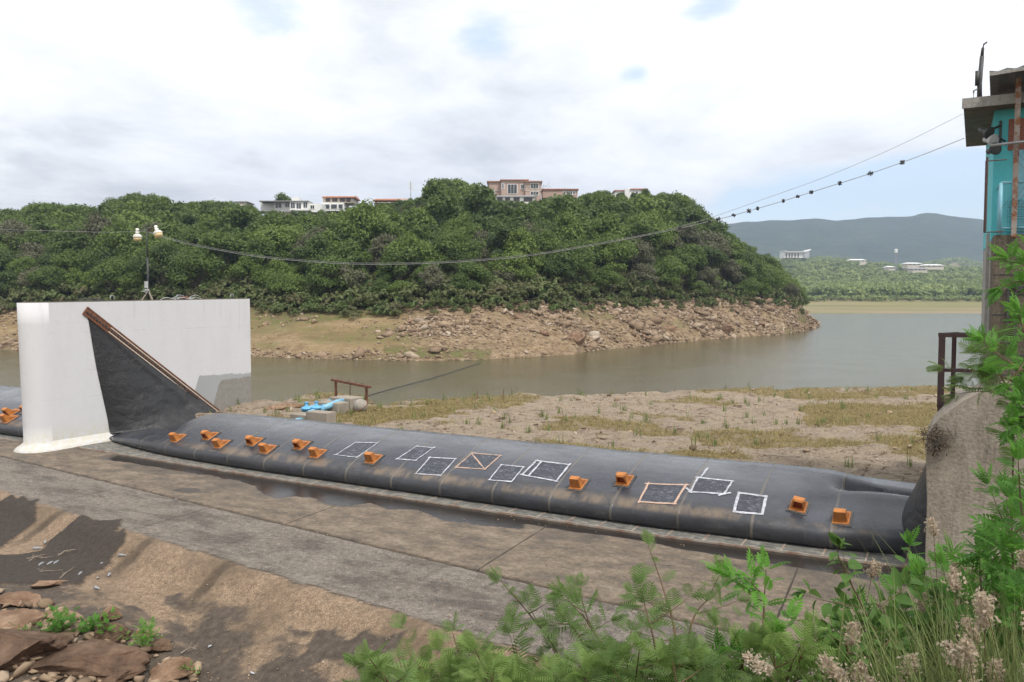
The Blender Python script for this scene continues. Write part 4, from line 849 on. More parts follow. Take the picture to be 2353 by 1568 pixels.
# handrail pipe and chain link in front
q0 = ln(2274, 335, HN - 1.1); q1 = ln(2353, 326, HN - 1.1); rt = dam_root('fence_pipe', float(q0[0]), HN - 1.1, 0); m_ = MB(); m_.tube([(0, 0, q0[2]), (q1[0] - q0[0], 0, q1[2]), (3, 0, q1[2] + .3)], .028, 8); m_.build('pipe', M_GALV, rt, True)
m_ = MB()
for k in range(22):
    x = .25 + k * .11; m_.beam((x, 0, q0[2] + .02), (x + .9, 0, q0[2] - 1.3), .006, .006); m_.beam((x + .9, .004, q0[2] + .02), (x, .004, q0[2] - 1.3), .006, .006)
m_.build('chain_link', M_DKMET, rt); tag(rt, 'light grey fence pipe with sagging chain link crossing the turquoise wall', 'fence')
# side ladder
rt = dam_root('ladder', HA, HN, 0); m_ = MB(); y_ = DEP * .55
L0 = la(2269, 362, HA - .30); L1 = la(2269, 520, HA - .30)
for dy in (0, .38): m_.tube([(-.30, L0[1] - HN + dy, L0[2]), (-.30, L0[1] - HN + dy, L1[2])], .018, 6)
nn = 8
for k in range(nn): z = L0[2] + (L1[2] - L0[2]) * k / (nn - 1); m_.tube([(-.30, L0[1] - HN, z), (-.30, L0[1] - HN + .38, z)], .012, 5)
for z in (L0[2], L1[2]): m_.tube([(-.30, L0[1] - HN + .38, z), (-.02, L0[1] - HN + .38, z)], .010, 5)
m_.build('frame', M_RAILB, rt); tag(rt, 'thin dark ladder fixed on the side wall of the turquoise house', 'ladder')
# pedestal below
pd = dam_root('pedestal', HA, HN, 0); tag(pd, 'mossy concrete pedestal carrying the turquoise house', 'concrete wall')
pc = ln(2284, 545, pb); pc2 = ln(2284, 900, pb)
m_ = MB(); m_.box(float(pc[0]) - HA, 6, -.95, -.003, 2.2, zfl); m_.build('wall', M_MOSS, pd); 
m_ = MB()
for k in range(8): m_.box(float(pc[0]) - HA - .002, 6, -.957, -.945, zfl - .42 * (k + 1), zfl - .42 * (k + 1) + .02)
m_.build('board_seam', M_DKMET, pd)
m_ = MB(); m_.box(.0, 6, .0, DEP, 2.2, zfl - .042); m_.build('wall', M_FASC, pd)
px_ = float(ln(2262, 700, HN + .8)[0]) - HA; m_ = MB(); m_.box(px_, .0, .55, 1.2, 1.5, zfl + .15); m_.build('pale_pilaster', M_FASC, pd)
m_ = MB(); m_.tube([(px_ + .18, .50, 3.2), (px_ + .18, .50, ZS - .4)], .028, 8); m_.build('drain_pipe', paint('pink_pipe', (.42, .22, .20), (.34, .18, .15), .6, 5), pd)
m_ = MB(); y = -.99; fr_ = [ln(u, v, pb - .05) for u, v in ((2318, 660), (2345, 660), (2318, 800))]
x0 = fr_[0][0] - HA; x1 = x0 + .95; z0 = fr_[2][2]; z1 = fr_[0][2]
for a_, b_ in (((x0, z0), (x0, z1)), ((x0, z1), (x1, z1)), ((x0 + .14, z0), (x0 + .14, z1 - .08)), ((x0 + .14, z1 - .08), (x0 + .32, z1)), ((x1, z0), (x1, z1))): m_.beam((a_[0], y, a_[1]), (b_[0], y, b_[1]), .045, .045)
m_.build('gate_frame', M_DKMET, pd)

# ================================================================== OVERHEAD CABLES
cp0 = at_y(338, 533, float(loc2w(lb[0], lb[1], 0)[1])); cpl = loc2w(S1[0] * .5 + S2[0] * .5, S1[1] * .5 + S2[1] * .5, ZS)
e0 = cp0[:2]; e1 = loc2w(*S2)[:2]; 
def on_plane(u, v, a_, b_):
    r = np.array(pxdir(u, v)); d_ = b_ - a_; nrm_ = np.array([-d_[1], d_[0]]); t = (a_ @ nrm_) / (r[:2] @ nrm_); return V3(0, 0, CZ) + r * t
def cable(name, px, r_, mat, label, drops=0, plane=None, sub=None):
    a_, b_ = plane or (e0, e1); P = resample([on_plane(u, v, a_, b_) for u, v in px], 6); m_ = MB(); base = Vector(P[0])
    m_.tube([Vector(p_) - base for p_ in P], r_, 5); o = m_.build(name, mat); o.location = base; tag(o, label, 'cable', 'overhead cables')
    if drops:
        rb = random.Random(5)
        for t in drops:
            i = int(t * (len(P) - 1)); c_ = Vector(P[i]) - base; k_ = MB(); sz_ = rb.uniform(.05, .09)
            for _ in range(9):
                d_ = Vector((rb.gauss(0, 1), rb.gauss(0, 1), rb.gauss(0, 1))).normalized() * sz_; k_.beam(c_ - d_, c_ + d_, .02, .02)
            k_.build('wire_tuft', M_DKMET, o)
M_CBL = paint('grey_cable', (.30, .30, .29), (.20, .20, .20), .6, 3)
main = [(338, 533), (375, 546), (440, 563), (517, 578), (590, 590), (654, 597), (760, 605), (861, 608), (980, 606), (1092, 600), (1232, 586), (1413, 555), (1530, 532), (1618, 512), (1686, 495), (1800, 462), (1896, 432), (2000, 399), (2110, 360), (2216, 318)]
cable('overhead_cable', main, .010, M_CBL, 'thicker overhead cable dotted with wire tufts, from the lamp post to the turquoise house', [.655, .70, .715, .745, .76, .77, .79, .81, .83, .865, .90, .935])
cable('overhead_cable', [(338, 531)] + [(u, v - 3) for u, v in main[1:13]] + [(1625, 503), (1760, 456), (1896, 407), (2050, 342), (2213, 262)], .006, M_CBL, 'thin overhead cable running above the thicker tufted one')
pl_ = (cp0[:2], cp0[:2] + (cp0[:2] - e1) * 1.0)
cable('overhead_cable', [(338, 531), (250, 534), (120, 531), (0, 527), (-200, 515)], .009, M_CBL, 'overhead cable running left from the lamp post out of the picture', plane=(cp0[:2], cp0[:2] + np.array([-12., 1.])))

# ================================================================== INTAKE PIPES ON THE ROCK SHELF
def on_shelf(u, v):
    z = .45
    for _ in range(5): l = lz(u, v, z); z = float(shelf_z(l[0], l[1]))
    return l
B_ = []
def cblock(u0, u1, vt, vb, dep, label):
    """block whose near face spans u0..u1 with its foot at row vb and its top at row vt"""
    g = on_shelf((u0 + u1) / 2, vb); n_ = float(g[1]); x0 = float(ln(u0, vb, n_)[0]); x1 = float(ln(u1, vb, n_)[0]); zt3 = float(ln((u0 + u1) / 2, vt, n_)[2])
    r_ = dam_root('concrete_block', (x0 + x1) / 2, n_, 0); hw = (x1 - x0) / 2; m_ = MB(); m_.box(-hw, hw, 0, dep, -.3, zt3); o = m_.build('concrete_block', M_BLOCK, bevel=.03); C.objects.unlink(o) if 0 else None
    o.parent = None; o.location = r_.location; o.rotation_euler = r_.rotation_euler; bpy.data.objects.remove(r_); o.name = 'concrete_block'; tag(o, label, 'concrete block', 'concrete pipe supports'); return (x0, x1, n_, zt3)
b1 = cblock(758, 806, 915, 947, 1.0, 'concrete block farthest back, gripping both blue pipes by the rusty frame')
b2 = cblock(727, 777, 926, 958, .8, 'square concrete block, second from the water, between the blue pipes and valves')
b3 = cblock(703, 751, 948, 980, .6, 'concrete block in front of the two blue valves, right of the front block')
b4 = cblock(666, 724, 954, 985, .7, 'lowest concrete block nearest the rubber dam with a blue pipe end')
def pipe(pts, r_, label, flange=True):
    base = loc2w(*pts[0]); rt = empty('blue_pipe', tuple(base), DROT); L0 = Vector(pts[0]); m_ = MB(); m_.tube([Vector(p_) - L0 for p_ in pts], r_, 14); m_.build('pipe', M_BLUE, rt, True)
    d_ = (Vector(pts[-1]) - L0).normalized()
    if flange:
        for t in (.08, .5): c_ = (Vector(pts[-1]) - L0) * t; f_ = MB(); f_.tube([c_, c_ + d_ * .07], r_ * 1.28, 16); f_.build('flange', M_BLUED, rt)
    tag(rt, label, 'pipe', 'blue intake pipes'); return rt
def pp(u, v, n_): q = ln(u, v, n_); return (float(q[0]), float(q[1]), float(q[2]))
nA, nB, nC = b1[2] + .3, b2[2] + .2, b3[2] - .2
pipe([pp(738, 940, b2[2] - .6), pp(760, 932, b2[2]), pp(772, 926, b1[2] - 1.0), pp(790, 921, b1[2] + .2)], .145, 'right blue pipe passing through the two rear concrete blocks')
pipe([pp(700, 942, b2[2] - .4), pp(726, 935, b2[2] + .4), pp(775, 917, b1[2] + .6)], .12, 'left blue pipe running behind the valves toward the rear concrete block')
pipe([pp(672, 972, b4[2] - .5), pp(692, 967, b4[2] + .02)], .15, 'short blue pipe end at the front concrete block beside the rubber dam', False)
pipe([pp(712, 950, b3[2] + .9), pp(752, 938, b2[2] + .3)], .15, 'stubby blue pipe bend right of the two valves', False)
for (u, v, lab) in ((704, 940, 'left one of the two blue gate valves by the concrete blocks'), (727, 938, 'right one of the two blue gate valves by the concrete blocks')):
    q = ln(u, v, b3[2] + 1.6); base = loc2w(*q); rt = empty('gate_valve', tuple(base), DROT); m_ = MB(); m_.lathe([(.05, -.22), (.20, -.18), (.22, -.02), (.26, .0), (.26, .04), (.22, .06), (.12, .12), (.07, .14), (.06, .3)], 16); m_.build('body', M_BLUED, rt, True)
    m_ = MB(); m_.lathe([(.09, .26), (.09, .31)], 12); m_.beam((-.12, 0, .285), (.12, 0, .285), .03, .03); m_.build('hand_wheel', M_BLUED, rt); tag(rt, lab, 'valve', 'blue gate valves')
nG = b1[2] + 2.6; g0 = ln(772, 915, nG); g1 = ln(842, 918, nG - 1.2); gt = ln(800, 880, nG - .6)[2]
rt = dam_root('rusty_frame', float(g0[0]), nG, 0); m_ = MB()
p0 = Vector((0, 0, g0[2] - .5)); p1 = Vector((g1[0] - g0[0], -1.2, g1[2] - .6)); 
a_ = MB(); a_.beam(p0, (0, 0, gt), .10, .10); a_.build('post', M_RUST, rt); a_ = MB(); a_.beam(p1, (p1.x, -1.2, gt - .05), .10, .10); a_.build('post', M_RUST, rt)
a_ = MB(); d_ = Vector((p1.x, -1.2, -.05)); a_.beam(Vector((0, 0, gt)) - d_ * .13, Vector((0, 0, gt)) + d_ * 1.12, .14, .12); a_.build('crossbeam', M_RUST, rt)
a_ = MB()
for k in (.05, .2, .4, .48, .7, .9): a_.beam(Vector((0, 0, gt)) + d_ * k, Vector((0, 0, gt + .16)) + d_ * k, .03, .03)
a_.beam(Vector((0, 0, gt)) + d_ * .48, Vector((0, 0, gt - 1.35)) + d_ * .48, .035, .035); a_.build('rod', M_RUST, rt); tag(rt, 'rusty steel goalpost frame standing at the water edge', 'steel frame')
g = on_shelf(828, 946); m_ = MB(); m_.lathe([(.03, -.06), (.22, .0), (.32, .15), (.34, .32), (.26, .5), (.10, .58), (.02, .6)], 16); 
rb = random.Random(2)
for i, p_ in enumerate(m_.v): k = 1 + rb.uniform(-.07, .07); m_.v[i] = (p_[0] * k, p_[1] * k, p_[2])
rt = dam_root('sack', *g); m_.build('cloth', paint('sack_cloth', (.33, .30, .26), (.22, .20, .17), .9, 5), rt, True); m_ = MB(); m_.tube([(.33 * math.cos(t), .34 * math.sin(t), .28 + .2 * math.sin(t)) for t in np.linspace(0, 6.28, 24)], .02, 5); m_.build('rope', M_RUST, rt); tag(rt, 'round pale sack tied with rope, right of the concrete blocks', 'sack')
r0_ = at_z(843, 908, WATER_Z); pts = [at_z(u, v, WATER_Z + .05) for u, v in ((846, 909), (900, 894), (960, 878), (1020, 861), (1060, 848), (1104, 834))]
m_ = MB(); m_.tube([Vector(p_) - Vector(pts[0]) for p_ in resample(pts, 4)], .035, 6); o = m_.build('floating_pipe', M_DKMET); o.location = pts[0]; tag(o, 'long dark pipe floating on the water from the rusty frame to the hill shore', 'pipe')
for i, (u, v, vt, lab) in enumerate(((1096, 921, 906, 'thin stake on the rock shelf, left of its twin'), (1156, 918, 899, 'thin stake on the rock shelf, right of its twin'))):
    g = on_shelf(u, v); m_ = MB(); m_.tube([(0, 0, -.1), (.02, 0, .55)], .02, 5); o = m_.build('stake', M_RUST); o.location = loc2w(*g); tag(o, lab, 'stake', 'thin stakes on the rock shelf')

# ================================================================== LEAVES AND TREES
def frames(dirs, ups):
    z = dirs / np.linalg.norm(dirs, axis=1, keepdims=True); x = np.cross(ups, z); x /= np.maximum(np.linalg.norm(x, axis=1, keepdims=True), 1e-6); y = np.cross(z, x)
    return x, y, z
def quads_at(P, Nn, size, rng, asp=(.6, 1.1), tri=False):
    """one small quad per point, facing Nn"""
    n_ = len(P); r = rng.normal(size=(n_, 3)); x = np.cross(Nn, r); x /= np.maximum(np.linalg.norm(x, axis=1, keepdims=True), 1e-6); y = np.cross(Nn, x)
    s = (size * rng.uniform(.6, 1.3, n_))[:, None] * .5; a = rng.uniform(asp[0], asp[1], n_)[:, None]
    V = np.stack([P - x * s, P - y * s * a + Nn * s * .15, P + x * s, P + y * s * a + Nn * s * .15], 1).reshape(-1, 3)
    return V, np.arange(n_ * 4).reshape(-1, 4)
def crown_data(rad, h0, h1, nb, nl, leaf, seed, spread=.75, flat=.75):
    rng = np.random.default_rng(seed); cs = []; rs = []
    for i in range(nb):
        th = i * 2.4 + rng.uniform(0, .8); rr = rad * spread * math.sqrt((i + .4) / nb) * rng.uniform(.8, 1.15); k = rr / rad
        cs.append((rr * math.cos(th), rr * math.sin(th), h0 + (h1 - h0) * (.20 + .62 * (1 - k ** 2.2) * rng.choice([1.05, .95, .55]) + .08 * rng.uniform(-1, 1)))); rs.append(rad * rng.uniform(.26, .44))
    cs = np.array(cs); rs = np.array(rs); w_ = rs ** 2 / (rs ** 2).sum(); idx = rng.choice(nb, nl, p=w_)
    d = rng.normal(size=(nl, 3)); d[:, 2] = np.abs(d[:, 2]) * rng.choice([1, 1, 1, -.6], nl); d /= np.linalg.norm(d, axis=1, keepdims=True)
    rr = rs[idx] * (rng.uniform(0, 1, nl) ** .28) * (1 + .18 * rng.normal(size=nl)); P = cs[idx] + d * rr[:, None] * np.array([1, 1, flat])
    Nn = d * 1.0 + rng.normal(size=(nl, 3)) * .58 + np.array([0, 0, .35]); Nn /= np.linalg.norm(Nn, axis=1, keepdims=True)
    V, F = quads_at(P, Nn, leaf, rng); return V, F, cs, rs
def trunk_mesh(name, cs, h0, r, seed, mat=M_BARK):
    rb = random.Random(seed); m_ = MB(); m_.tube([(0, 0, -.5), (rb.uniform(-.1, .1), rb.uniform(-.1, .1), h0 * .6), (0, 0, h0)], [r * 1.2, r, r * .8], 6)
    for c_ in cs[::2]: m_.tube([(0, 0, h0 * .8), (c_[0] * .5, c_[1] * .5, (h0 + c_[2]) / 2), (c_[0], c_[1], c_[2])], [r * .55, r * .35, r * .12], 4)
    m = bpy.data.meshes.new(name); m.from_pydata(m_.v, [], m_.f); m.materials.append(mat); m.update(); return m
VAR = []
for k, (rad, h0, h1, nb, flat) in enumerate(((3.4, .2, 6.6, 17, .9), (3.9, .2, 6.2, 20, .8), (2.9, .0, 6.8, 14, 1.0), (3.6, .3, 5.6, 18, .75), (3.1, .3, 7.4, 16, 1.0), (4.2, .3, 7.0, 22, .8))):
    V_c, F_c, cs, rs = crown_data(rad, h0, h1, nb, 5200, .30, 50 + k, flat=flat); V_l, F_l, _, _ = crown_data(rad, h0, h1, nb, 1150, .52, 50 + k, flat=flat)
    VAR.append(dict(crown=mesh_np('crown', V_c, F_c, M_LEAF), pale=None, trunk=trunk_mesh('trunk', cs, h0 + 1.0, .16, k), low=(V_l, F_l)))
for d_ in VAR: d_['pale'] = d_['crown'].copy(); d_['pale'].materials[0] = M_PALE
# scatter positions on the hill
rng = np.random.default_rng(5); pts = []
cell = 4.3
for x in np.arange(-235, 160, cell):
    for y in np.arange(95, 285, cell):
        X = x + rng.uniform(-.45, .45) * cell; Y = y + rng.uniform(-.45, .45) * cell; u = float(ucol(X, Y))
        if u < -260 or u > 1852: continue
        D0 = float(ds(u)); Db = D0 + float(pw(u, [(-900, 20), (1000, 19), (1500, 17), (1800, 15), (1885, 6)])); Dr = max(Db + 8, float(pw(u, [(-900, 235), (1200, 240), (1500, 236), (1885, 212)])))
        if Y < Db + .6 + 2.5 * noise(X * .1, Y * .1, 9) or Y > Dr + 12: continue
        pts.append((X, Y, u, Db, Dr))
# houses first: (name, D) so that no tree stands in them or hides them entirely
HOUSES = []
def hbox(u0, u1, D): return (float(xcol(u0, D)), float(xcol(u1, D)))
CLR = [(1118, 1235, 228, 472, 250), (1228, 1250, 236, 452, 250), (1245, 1330, 240, 449, 250), (600, 745, 232, 488, 246), (742, 818, 238, 484, 250), (856, 988, 235, 473, 250), (1408, 1500, 236, 452, 250)]   # u0,u1,D,visible base row,back
allt = []
for (X, Y, u, Db, Dr) in pts:
    z = float(hill_z(np.array(X), np.array(Y))); sc = rng.choice([rng.uniform(.6, .95), rng.uniform(.85, 1.2), rng.uniform(1.15, 1.5)], p=[.35, .45, .2]); 
    if Y < Db + 9: sc *= rng.uniform(.68, .95)
    k = int(rng.integers(0, 6)); top = [6.6, 6.2, 6.8, 5.6, 7.4, 7.0][k]
    skip = False
    for (u0, u1, D, vb, Dk) in CLR:
        if u0 - 10 < u < u1 + 10 and Y < Dk + 2:
            vt = float(project(np.array([X, Y, z + top * sc * .9]))[1])
            if D - 4 < Y: skip = True
            elif vt < vb: sc *= max(.0, (float(zrow(vb + 5 + 6 * rng.uniform(0, 1), Y)) - z) / max(.01, top * sc))
    if skip: continue
    sc = max(sc, .30)
    # keep the silhouette: skyline rows read off the photograph limit the height of ridge trees
    SKY = [(-300, 480), (0, 482), (60, 484), (120, 468), (180, 476), (235, 484), (262, 466), (300, 455), (345, 446), (400, 462), (430, 474), (470, 462), (520, 462), (580, 482), (600, 488), (740, 486), (800, 478), (860, 466), (905, 452), (930, 436), (970, 420), (1020, 406), (1060, 418), (1110, 425), (1125, 450), (1240, 440), (1300, 438), (1345, 445), (1400, 446), (1440, 440), (1500, 436), (1535, 448), (1560, 446), (1590, 470), (1625, 500), (1660, 528), (1690, 550), (1730, 572), (1760, 590), (1800, 628), (1830, 660), (1850, 690)]
    vt = float(project(np.array([X, Y, z + top * sc]))[1]); lim = float(pw(u, SKY)) + rng.uniform(-8, 15)
    if vt < lim: sc *= max(.35, (float(zrow(lim, Y)) - z) / (top * sc))
    elif Y > Dr - 14 and vt > lim + 6: sc *= min(1.5, (float(zrow(lim, Y)) - z) / (top * sc))
    if sc * [3.4, 3.9, 2.9, 3.6, 3.1, 4.2][k] > 6.6: continue
    allt.append((sc * top / Y, X, Y, z, sc, k, u, Db, Dr))
allt.sort(reverse=True); print('hill trees', len(allt))
SHAPE = ['rounded', 'broad', 'slim', 'flat-topped', 'tall-crowned', 'wide-spreading']
def tree_label(u, Y, Db, Dr, pale, k):
    col_ = [(45, 'at the far left edge'), (200, 'behind the left half of the pier'), (330, 'just left of the lamp post'), (450, 'just right of the lamp post'), (575, 'behind the right end of the pier'),
            (680, 'under the white flat-roofed house'), (830, 'under the cream loggia house'), (930, 'under the low bungalow'), (1040, 'under the antenna and tall round tree'), (1120, 'just left of the mansion'), (1250, 'under the pink mansion'),
            (1340, 'under the pink wing'), (1430, 'right of the pink wing'), (1520, 'under the right-hand white house'), (1640, 'on the right shoulder'), (1740, 'above the rocky outcrop'), (1900, 'at the rocky point')]
    c_ = next(t for lim, t in col_ if u < lim); row = 'wood-edge' if Y < Db + 12 else 'skyline' if Y > Dr - 10 else 'mid-slope'
    return '%s %s %s tree %s' % (SHAPE[k], 'grey-green' if pale else 'green', row, c_), 'trees of the hillside wood'
# the 300 that show largest: the front rows plus the skyline
front = [t for t in allt if t[2] < t[7] + 26 and -30 < t[6]][:205]; fs = set(id(t) for t in front)
skyl = [t for t in allt if t[2] > t[8] - 9 and id(t) not in fs and -30 < t[6]][:95]; fs |= set(id(t) for t in skyl)
for t in front + skyl:
    _, X, Y, z, sc, k, u, Db, Dr = t; pale = random.random() < .10
    rt = empty('tree', (X, Y, z - .1), random.uniform(0, 6.28)); rt.scale = (sc, sc, sc * random.uniform(.9, 1.05)); lb_, gp_ = tree_label(u, Y, Db, Dr, pale, k); tag(rt, lb_, 'tree', gp_)
    link('trunk', VAR[k]['trunk'], rt); link('crown', VAR[k]['pale' if pale else 'crown'], rt)
def merge(items, name, mat, tintf=None):
    VV = []; FF = []; TT = []; b = 0
    for (V_, F_, X, Y, z, sc, rz, tint) in items:
        c_, s_ = math.cos(rz), math.sin(rz); Vr = np.stack([V_[:, 0] * c_ - V_[:, 1] * s_, V_[:, 0] * s_ + V_[:, 1] * c_, V_[:, 2]], -1) * sc + np.array([X, Y, z])
        VV.append(Vr); FF.append(F_ + b); b += len(V_); TT.append(np.full(len(V_), tint))
    return mesh_np(name, np.concatenate(VV), np.concatenate(FF), mat, False, dict(tint=np.concatenate(TT)))
rest = [t for t in allt if id(t) not in fs]
o = link('woodland', merge([(*VAR[t[5]]['low'], t[1], t[2], t[3] - .1, t[4], random.uniform(0, 6.28), random.random()) for t in rest], 'woodland', M_LEAFA)); tag(o, 'dense green wood covering the hillside behind its front trees', 'wood', kind='stuff')
# low scrub along the wood edge
its = []
SB = crown_data(1.2, .0, 1.3, 5, 120, .34, 99); 
for i in range(1500):
    u = random.uniform(-40, 1845); D0 = float(ds(u)); Db = D0 + float(pw(u, [(-900, 20), (1000, 19), (1500, 17), (1800, 15), (1885, 6)])); Y = Db + (random.gauss(-.8, 1.6) if i % 3 == 0 else random.uniform(0, 15)); X = float(xcol(u, Y)); its.append((SB[0], SB[1], X, Y, float(hill_z(np.array(X), np.array(Y))) - .1, random.uniform(.5, 1.1) * (1 if i % 3 == 0 else 1.6), random.uniform(0, 6.28), random.random()))
o = link('scrub', merge(its, 'scrub', leaf_mat('scrub_leaves', (.12, .10, .055), (.105, .12, .045), (.09, .14, .04), attr=True))); tag(o, 'low brownish scrub along the foot of the hill wood', 'scrub', kind='stuff')
# bare antenna-like trees on the skyline
for (u, D, vt, lab) in ((1022, 246, 408, 'tallest dark round tree on the skyline left of the pink mansion'), (1482, 236, 432, 'wide dark umbrella-shaped tree beside the white house on the right'), (655, 250, 440, 'dark umbrella tree rising behind the white flat-roofed house')):
    X = float(xcol(u, D)); z = float(hill_z(np.array(X), np.array(D))); h_ = float(zrow(vt, D)) - z; rt = empty('tree', (X, D, z), 1.0); rt.scale = (min(1.3, h_ / 7.4),) * 2 + (h_ / 7.4,); tag(rt, lab, 'tree'); link('trunk', VAR[4]['trunk'], rt); link('crown', VAR[4]['crown'], rt)

# far wood
fv = [crown_data(6.5, .0, 8.5, 9, 150, 2.0, 200 + k, flat=.7)[:2] for k in range(4)]; its = []
rng = np.random.default_rng(9)
for i in range(5200):
    D = 520 + 1650 * rng.uniform() ** 1.5; u = rng.uniform(1560, 2420); X = float(xcol(u, D))
    if D > 1150 and u > 1700 and rng.uniform() < .15: continue
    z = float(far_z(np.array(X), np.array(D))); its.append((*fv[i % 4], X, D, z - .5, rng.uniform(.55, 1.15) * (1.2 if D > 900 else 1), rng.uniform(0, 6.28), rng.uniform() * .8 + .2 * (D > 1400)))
o = link('far_wood', merge(its, 'far_wood', M_FARL)); tag(o, 'far woodland on the low hills across the lake', 'wood', kind='stuff')
its = []
for i in range(260):
    D = rng.uniform(500, 522); u = rng.uniform(1760, 2400); X = float(xcol(u, D)); its.append((*fv[i % 4], X, D, float(far_z(np.array(X), np.array(D))) - .5, rng.uniform(.25, .5), rng.uniform(0, 6.28), rng.uniform()))
o = link('shore_scrub', merge(its, 'shore_scrub', M_FARL)); tag(o, 'line of low bushes where the far flats meet the wood', 'scrub', kind='stuff')

# ================================================================== HOUSES ON THE HILL AND FAR BUILDINGS
def building(name, lab, u0, u1, D, cat='house'):
    r_ = empty(name, ((float(xcol(u0, D)) + float(xcol(u1, D))) / 2, D, 0)); tag(r_, lab, cat); r_['D'] = D; del r_['D']; return r_, D
def pbox(root, name, mat, u0, u1, v0, v1, D, d0=0, d1=8, parent=None, bevel=0):
    """box whose near face (at depth D + d0) covers columns u0..u1 and rows v0 (top)..v1"""
    o_ = root.location; Dn = D + d0; x0, x1 = float(xcol(u0, Dn)), float(xcol(u1, Dn)); zt_, zb_ = float(zrow(v0, Dn)), float(zrow(v1, Dn)); m_ = MB()
    m_.box(x0 - o_.x, x1 - o_.x, d0, d1, zb_, zt_); return m_.build(name, mat, parent or root)
def roofhip(root, u0, u1, v_e, v_r, D, d0, d1, mat=None, k=.35, parent=None):
    o_ = root.location; x0, x1 = float(xcol(u0, D + d0)) - o_.x, float(xcol(u1, D + d0)) - o_.x; ze, zr2 = float(zrow(v_e, D + d0)), float(zrow(v_r, D + d0)); ym = (d0 + d1) / 2; ins = (x1 - x0) * k
    m_ = MB(); m_.add([(x0, d0, ze), (x1, d0, ze), (x1, d1, ze), (x0, d1, ze), (x0 + ins, ym, zr2), (x1 - ins, ym, zr2), (x0, d0, ze - .25), (x1, d0, ze - .25), (x1, d1, ze - .25), (x0, d1, ze - .25)],
                      [(0, 1, 5, 4), (1, 2, 5), (2, 3, 4, 5), (3, 0, 4), (0, 6, 7, 1), (1, 7, 8, 2), (2, 8, 9, 3), (3, 9, 6, 0), (9, 8, 7, 6)]); return m_.build('roof', mat or M_TILE, parent or root)
def window(root, u0, u1, v0, v1, D, d0=0, fr=M_HWHITE, bars=1, arch=False):
    f = pbox(root, 'window', fr, u0 - 1, u1 + 1, v0 - 1, v1 + 1, D, d0 - .10, d0 + .02)
    w2 = (u1 - u0) / bars
    for b in range(bars): pbox(root, 'pane', M_GLASS, u0 + b * w2 + .3, u0 + (b + 1) * w2 - .5, v0 + .2, v1 - .2, D, d0 - .14, d0 - .105, parent=f)
    return f
h, D = building('mansion', 'pink mansion with terracotta hip roofs and tall arched window on the hilltop', 1120, 1245, 236)
pbox(h, 'wall', M_PINK, 1123, 1176, 418, 460, D, 1.5, 12); pbox(h, 'wall', M_PINK, 1152, 1212, 415, 462, D, 0, 12); pbox(h, 'wall', M_PINK, 1207, 1243, 418, 462, D, -1.0, 12)
pbox(h, 'cornice', M_CREAM, 1120, 1178, 416, 418.5, D, 1.2, 12.3); pbox(h, 'cornice', M_CREAM, 1150, 1213, 412.5, 415, D, -.4, 12.3); pbox(h, 'cornice', M_CREAM, 1205, 1245, 416, 418.5, D, -1.4, 12.3); pbox(h, 'cornice', M_CREAM, 1206, 1244, 437, 438.5, D, -1.15, 0); pbox(h, 'cornice', M_CREAM, 1122, 1152, 437, 438.5, D, 1.3, 2)
roofhip(h, 1119, 1180, 416, 410, D, 1.0, 12.5); roofhip(h, 1149, 1215, 412.5, 407, D, -.6, 12.6, k=.3); roofhip(h, 1204, 1246, 416, 410, D, -1.6, 12.5)
for a_ in ((1153.5, 1158, 422, 434), (1197, 1205, 424, 434)): window(h, *a_, D, 0, M_HWHITE, 2)
window(h, 1167, 1188, 424, 445, D, 0, M_HWHITE, 3); window(h, 1219, 1237, 422, 433, D, -1.0, M_HWHITE, 3); window(h, 1219, 1237, 441, 448, D, -1.0, M_HWHITE, 3); window(h, 1131, 1137, 440, 448, D, 1.5, M_HWHITE, 1)
h, D = building('mansion_wing', 'long low pink wing with tiled roof right of the mansion', 1245, 1327, 240)
pbox(h, 'wall', M_PINK, 1246, 1326, 435, 455, D, 0, 8); pbox(h, 'cornice', M_CREAM, 1244, 1328, 434, 436, D, -.3, 8.2); roofhip(h, 1244, 1306, 434, 429, D, -.4, 8.4, k=.1); roofhip(h, 1298, 1329, 434, 429.5, D, -.6, 8.5)
for u in (1294, 1302, 1310, 1316): window(h, u, u + 4, 440, 447, D, 0)
h, D = building('villa', 'long white villa with dark windows just below the pink mansion', 1119, 1230, 228)
pbox(h, 'wall', M_HWHITE, 1121, 1229, 451, 470, D, 0, 5.5); roofhip(h, 1117, 1231, 451, 446, D, -.8, 6, M_HGREY, .05)
for a_ in ((1128, 1137), (1144, 1154), (1162, 1171), (1181, 1193), (1204, 1222)): window(h, a_[0], a_[1], 454, 463, D, 0, M_BROWNR, 2)
pbox(h, 'terrace', M_HWHITE, 1135, 1226, 467, 469, D, -2.0, -.05)
h, D = building('villa', 'white flat-roofed modern house with large dark windows on the left ridge', 600, 745, 232)
pbox(h, 'wall', M_HWHITE, 634, 669, 463, 488, D, 1.5, 8); pbox(h, 'wall', M_HWHITE, 669, 711, 463, 492, D, 0, 8); pbox(h, 'wall', M_HWHITE, 711, 742, 468, 488, D, .6, 8); pbox(h, 'stair_tower', M_HWHITE, 674, 690, 453, 463, D, 2, 5); pbox(h, 'roof', M_HGREY, 598, 712, 461.3, 463.2, D, -.5, 8.3)
pbox(h, 'wall', M_HWHITE, 602, 636, 463.5, 486, D, 3, 8)
for a_ in ((636, 650, 467, 478, 1.5), (658, 668, 467, 476, 1.5), (671, 681, 466, 479, 0), (684, 695, 467, 480, 0), (700, 709, 465, 478, 0), (716, 725, 472, 480, .6)): window(h, a_[0], a_[1], a_[2], a_[3], D, a_[4], M_HWHITE, 2)
pbox(h, 'balcony', M_HWHITE, 668, 712, 481, 484, D, -1.3, -.05)
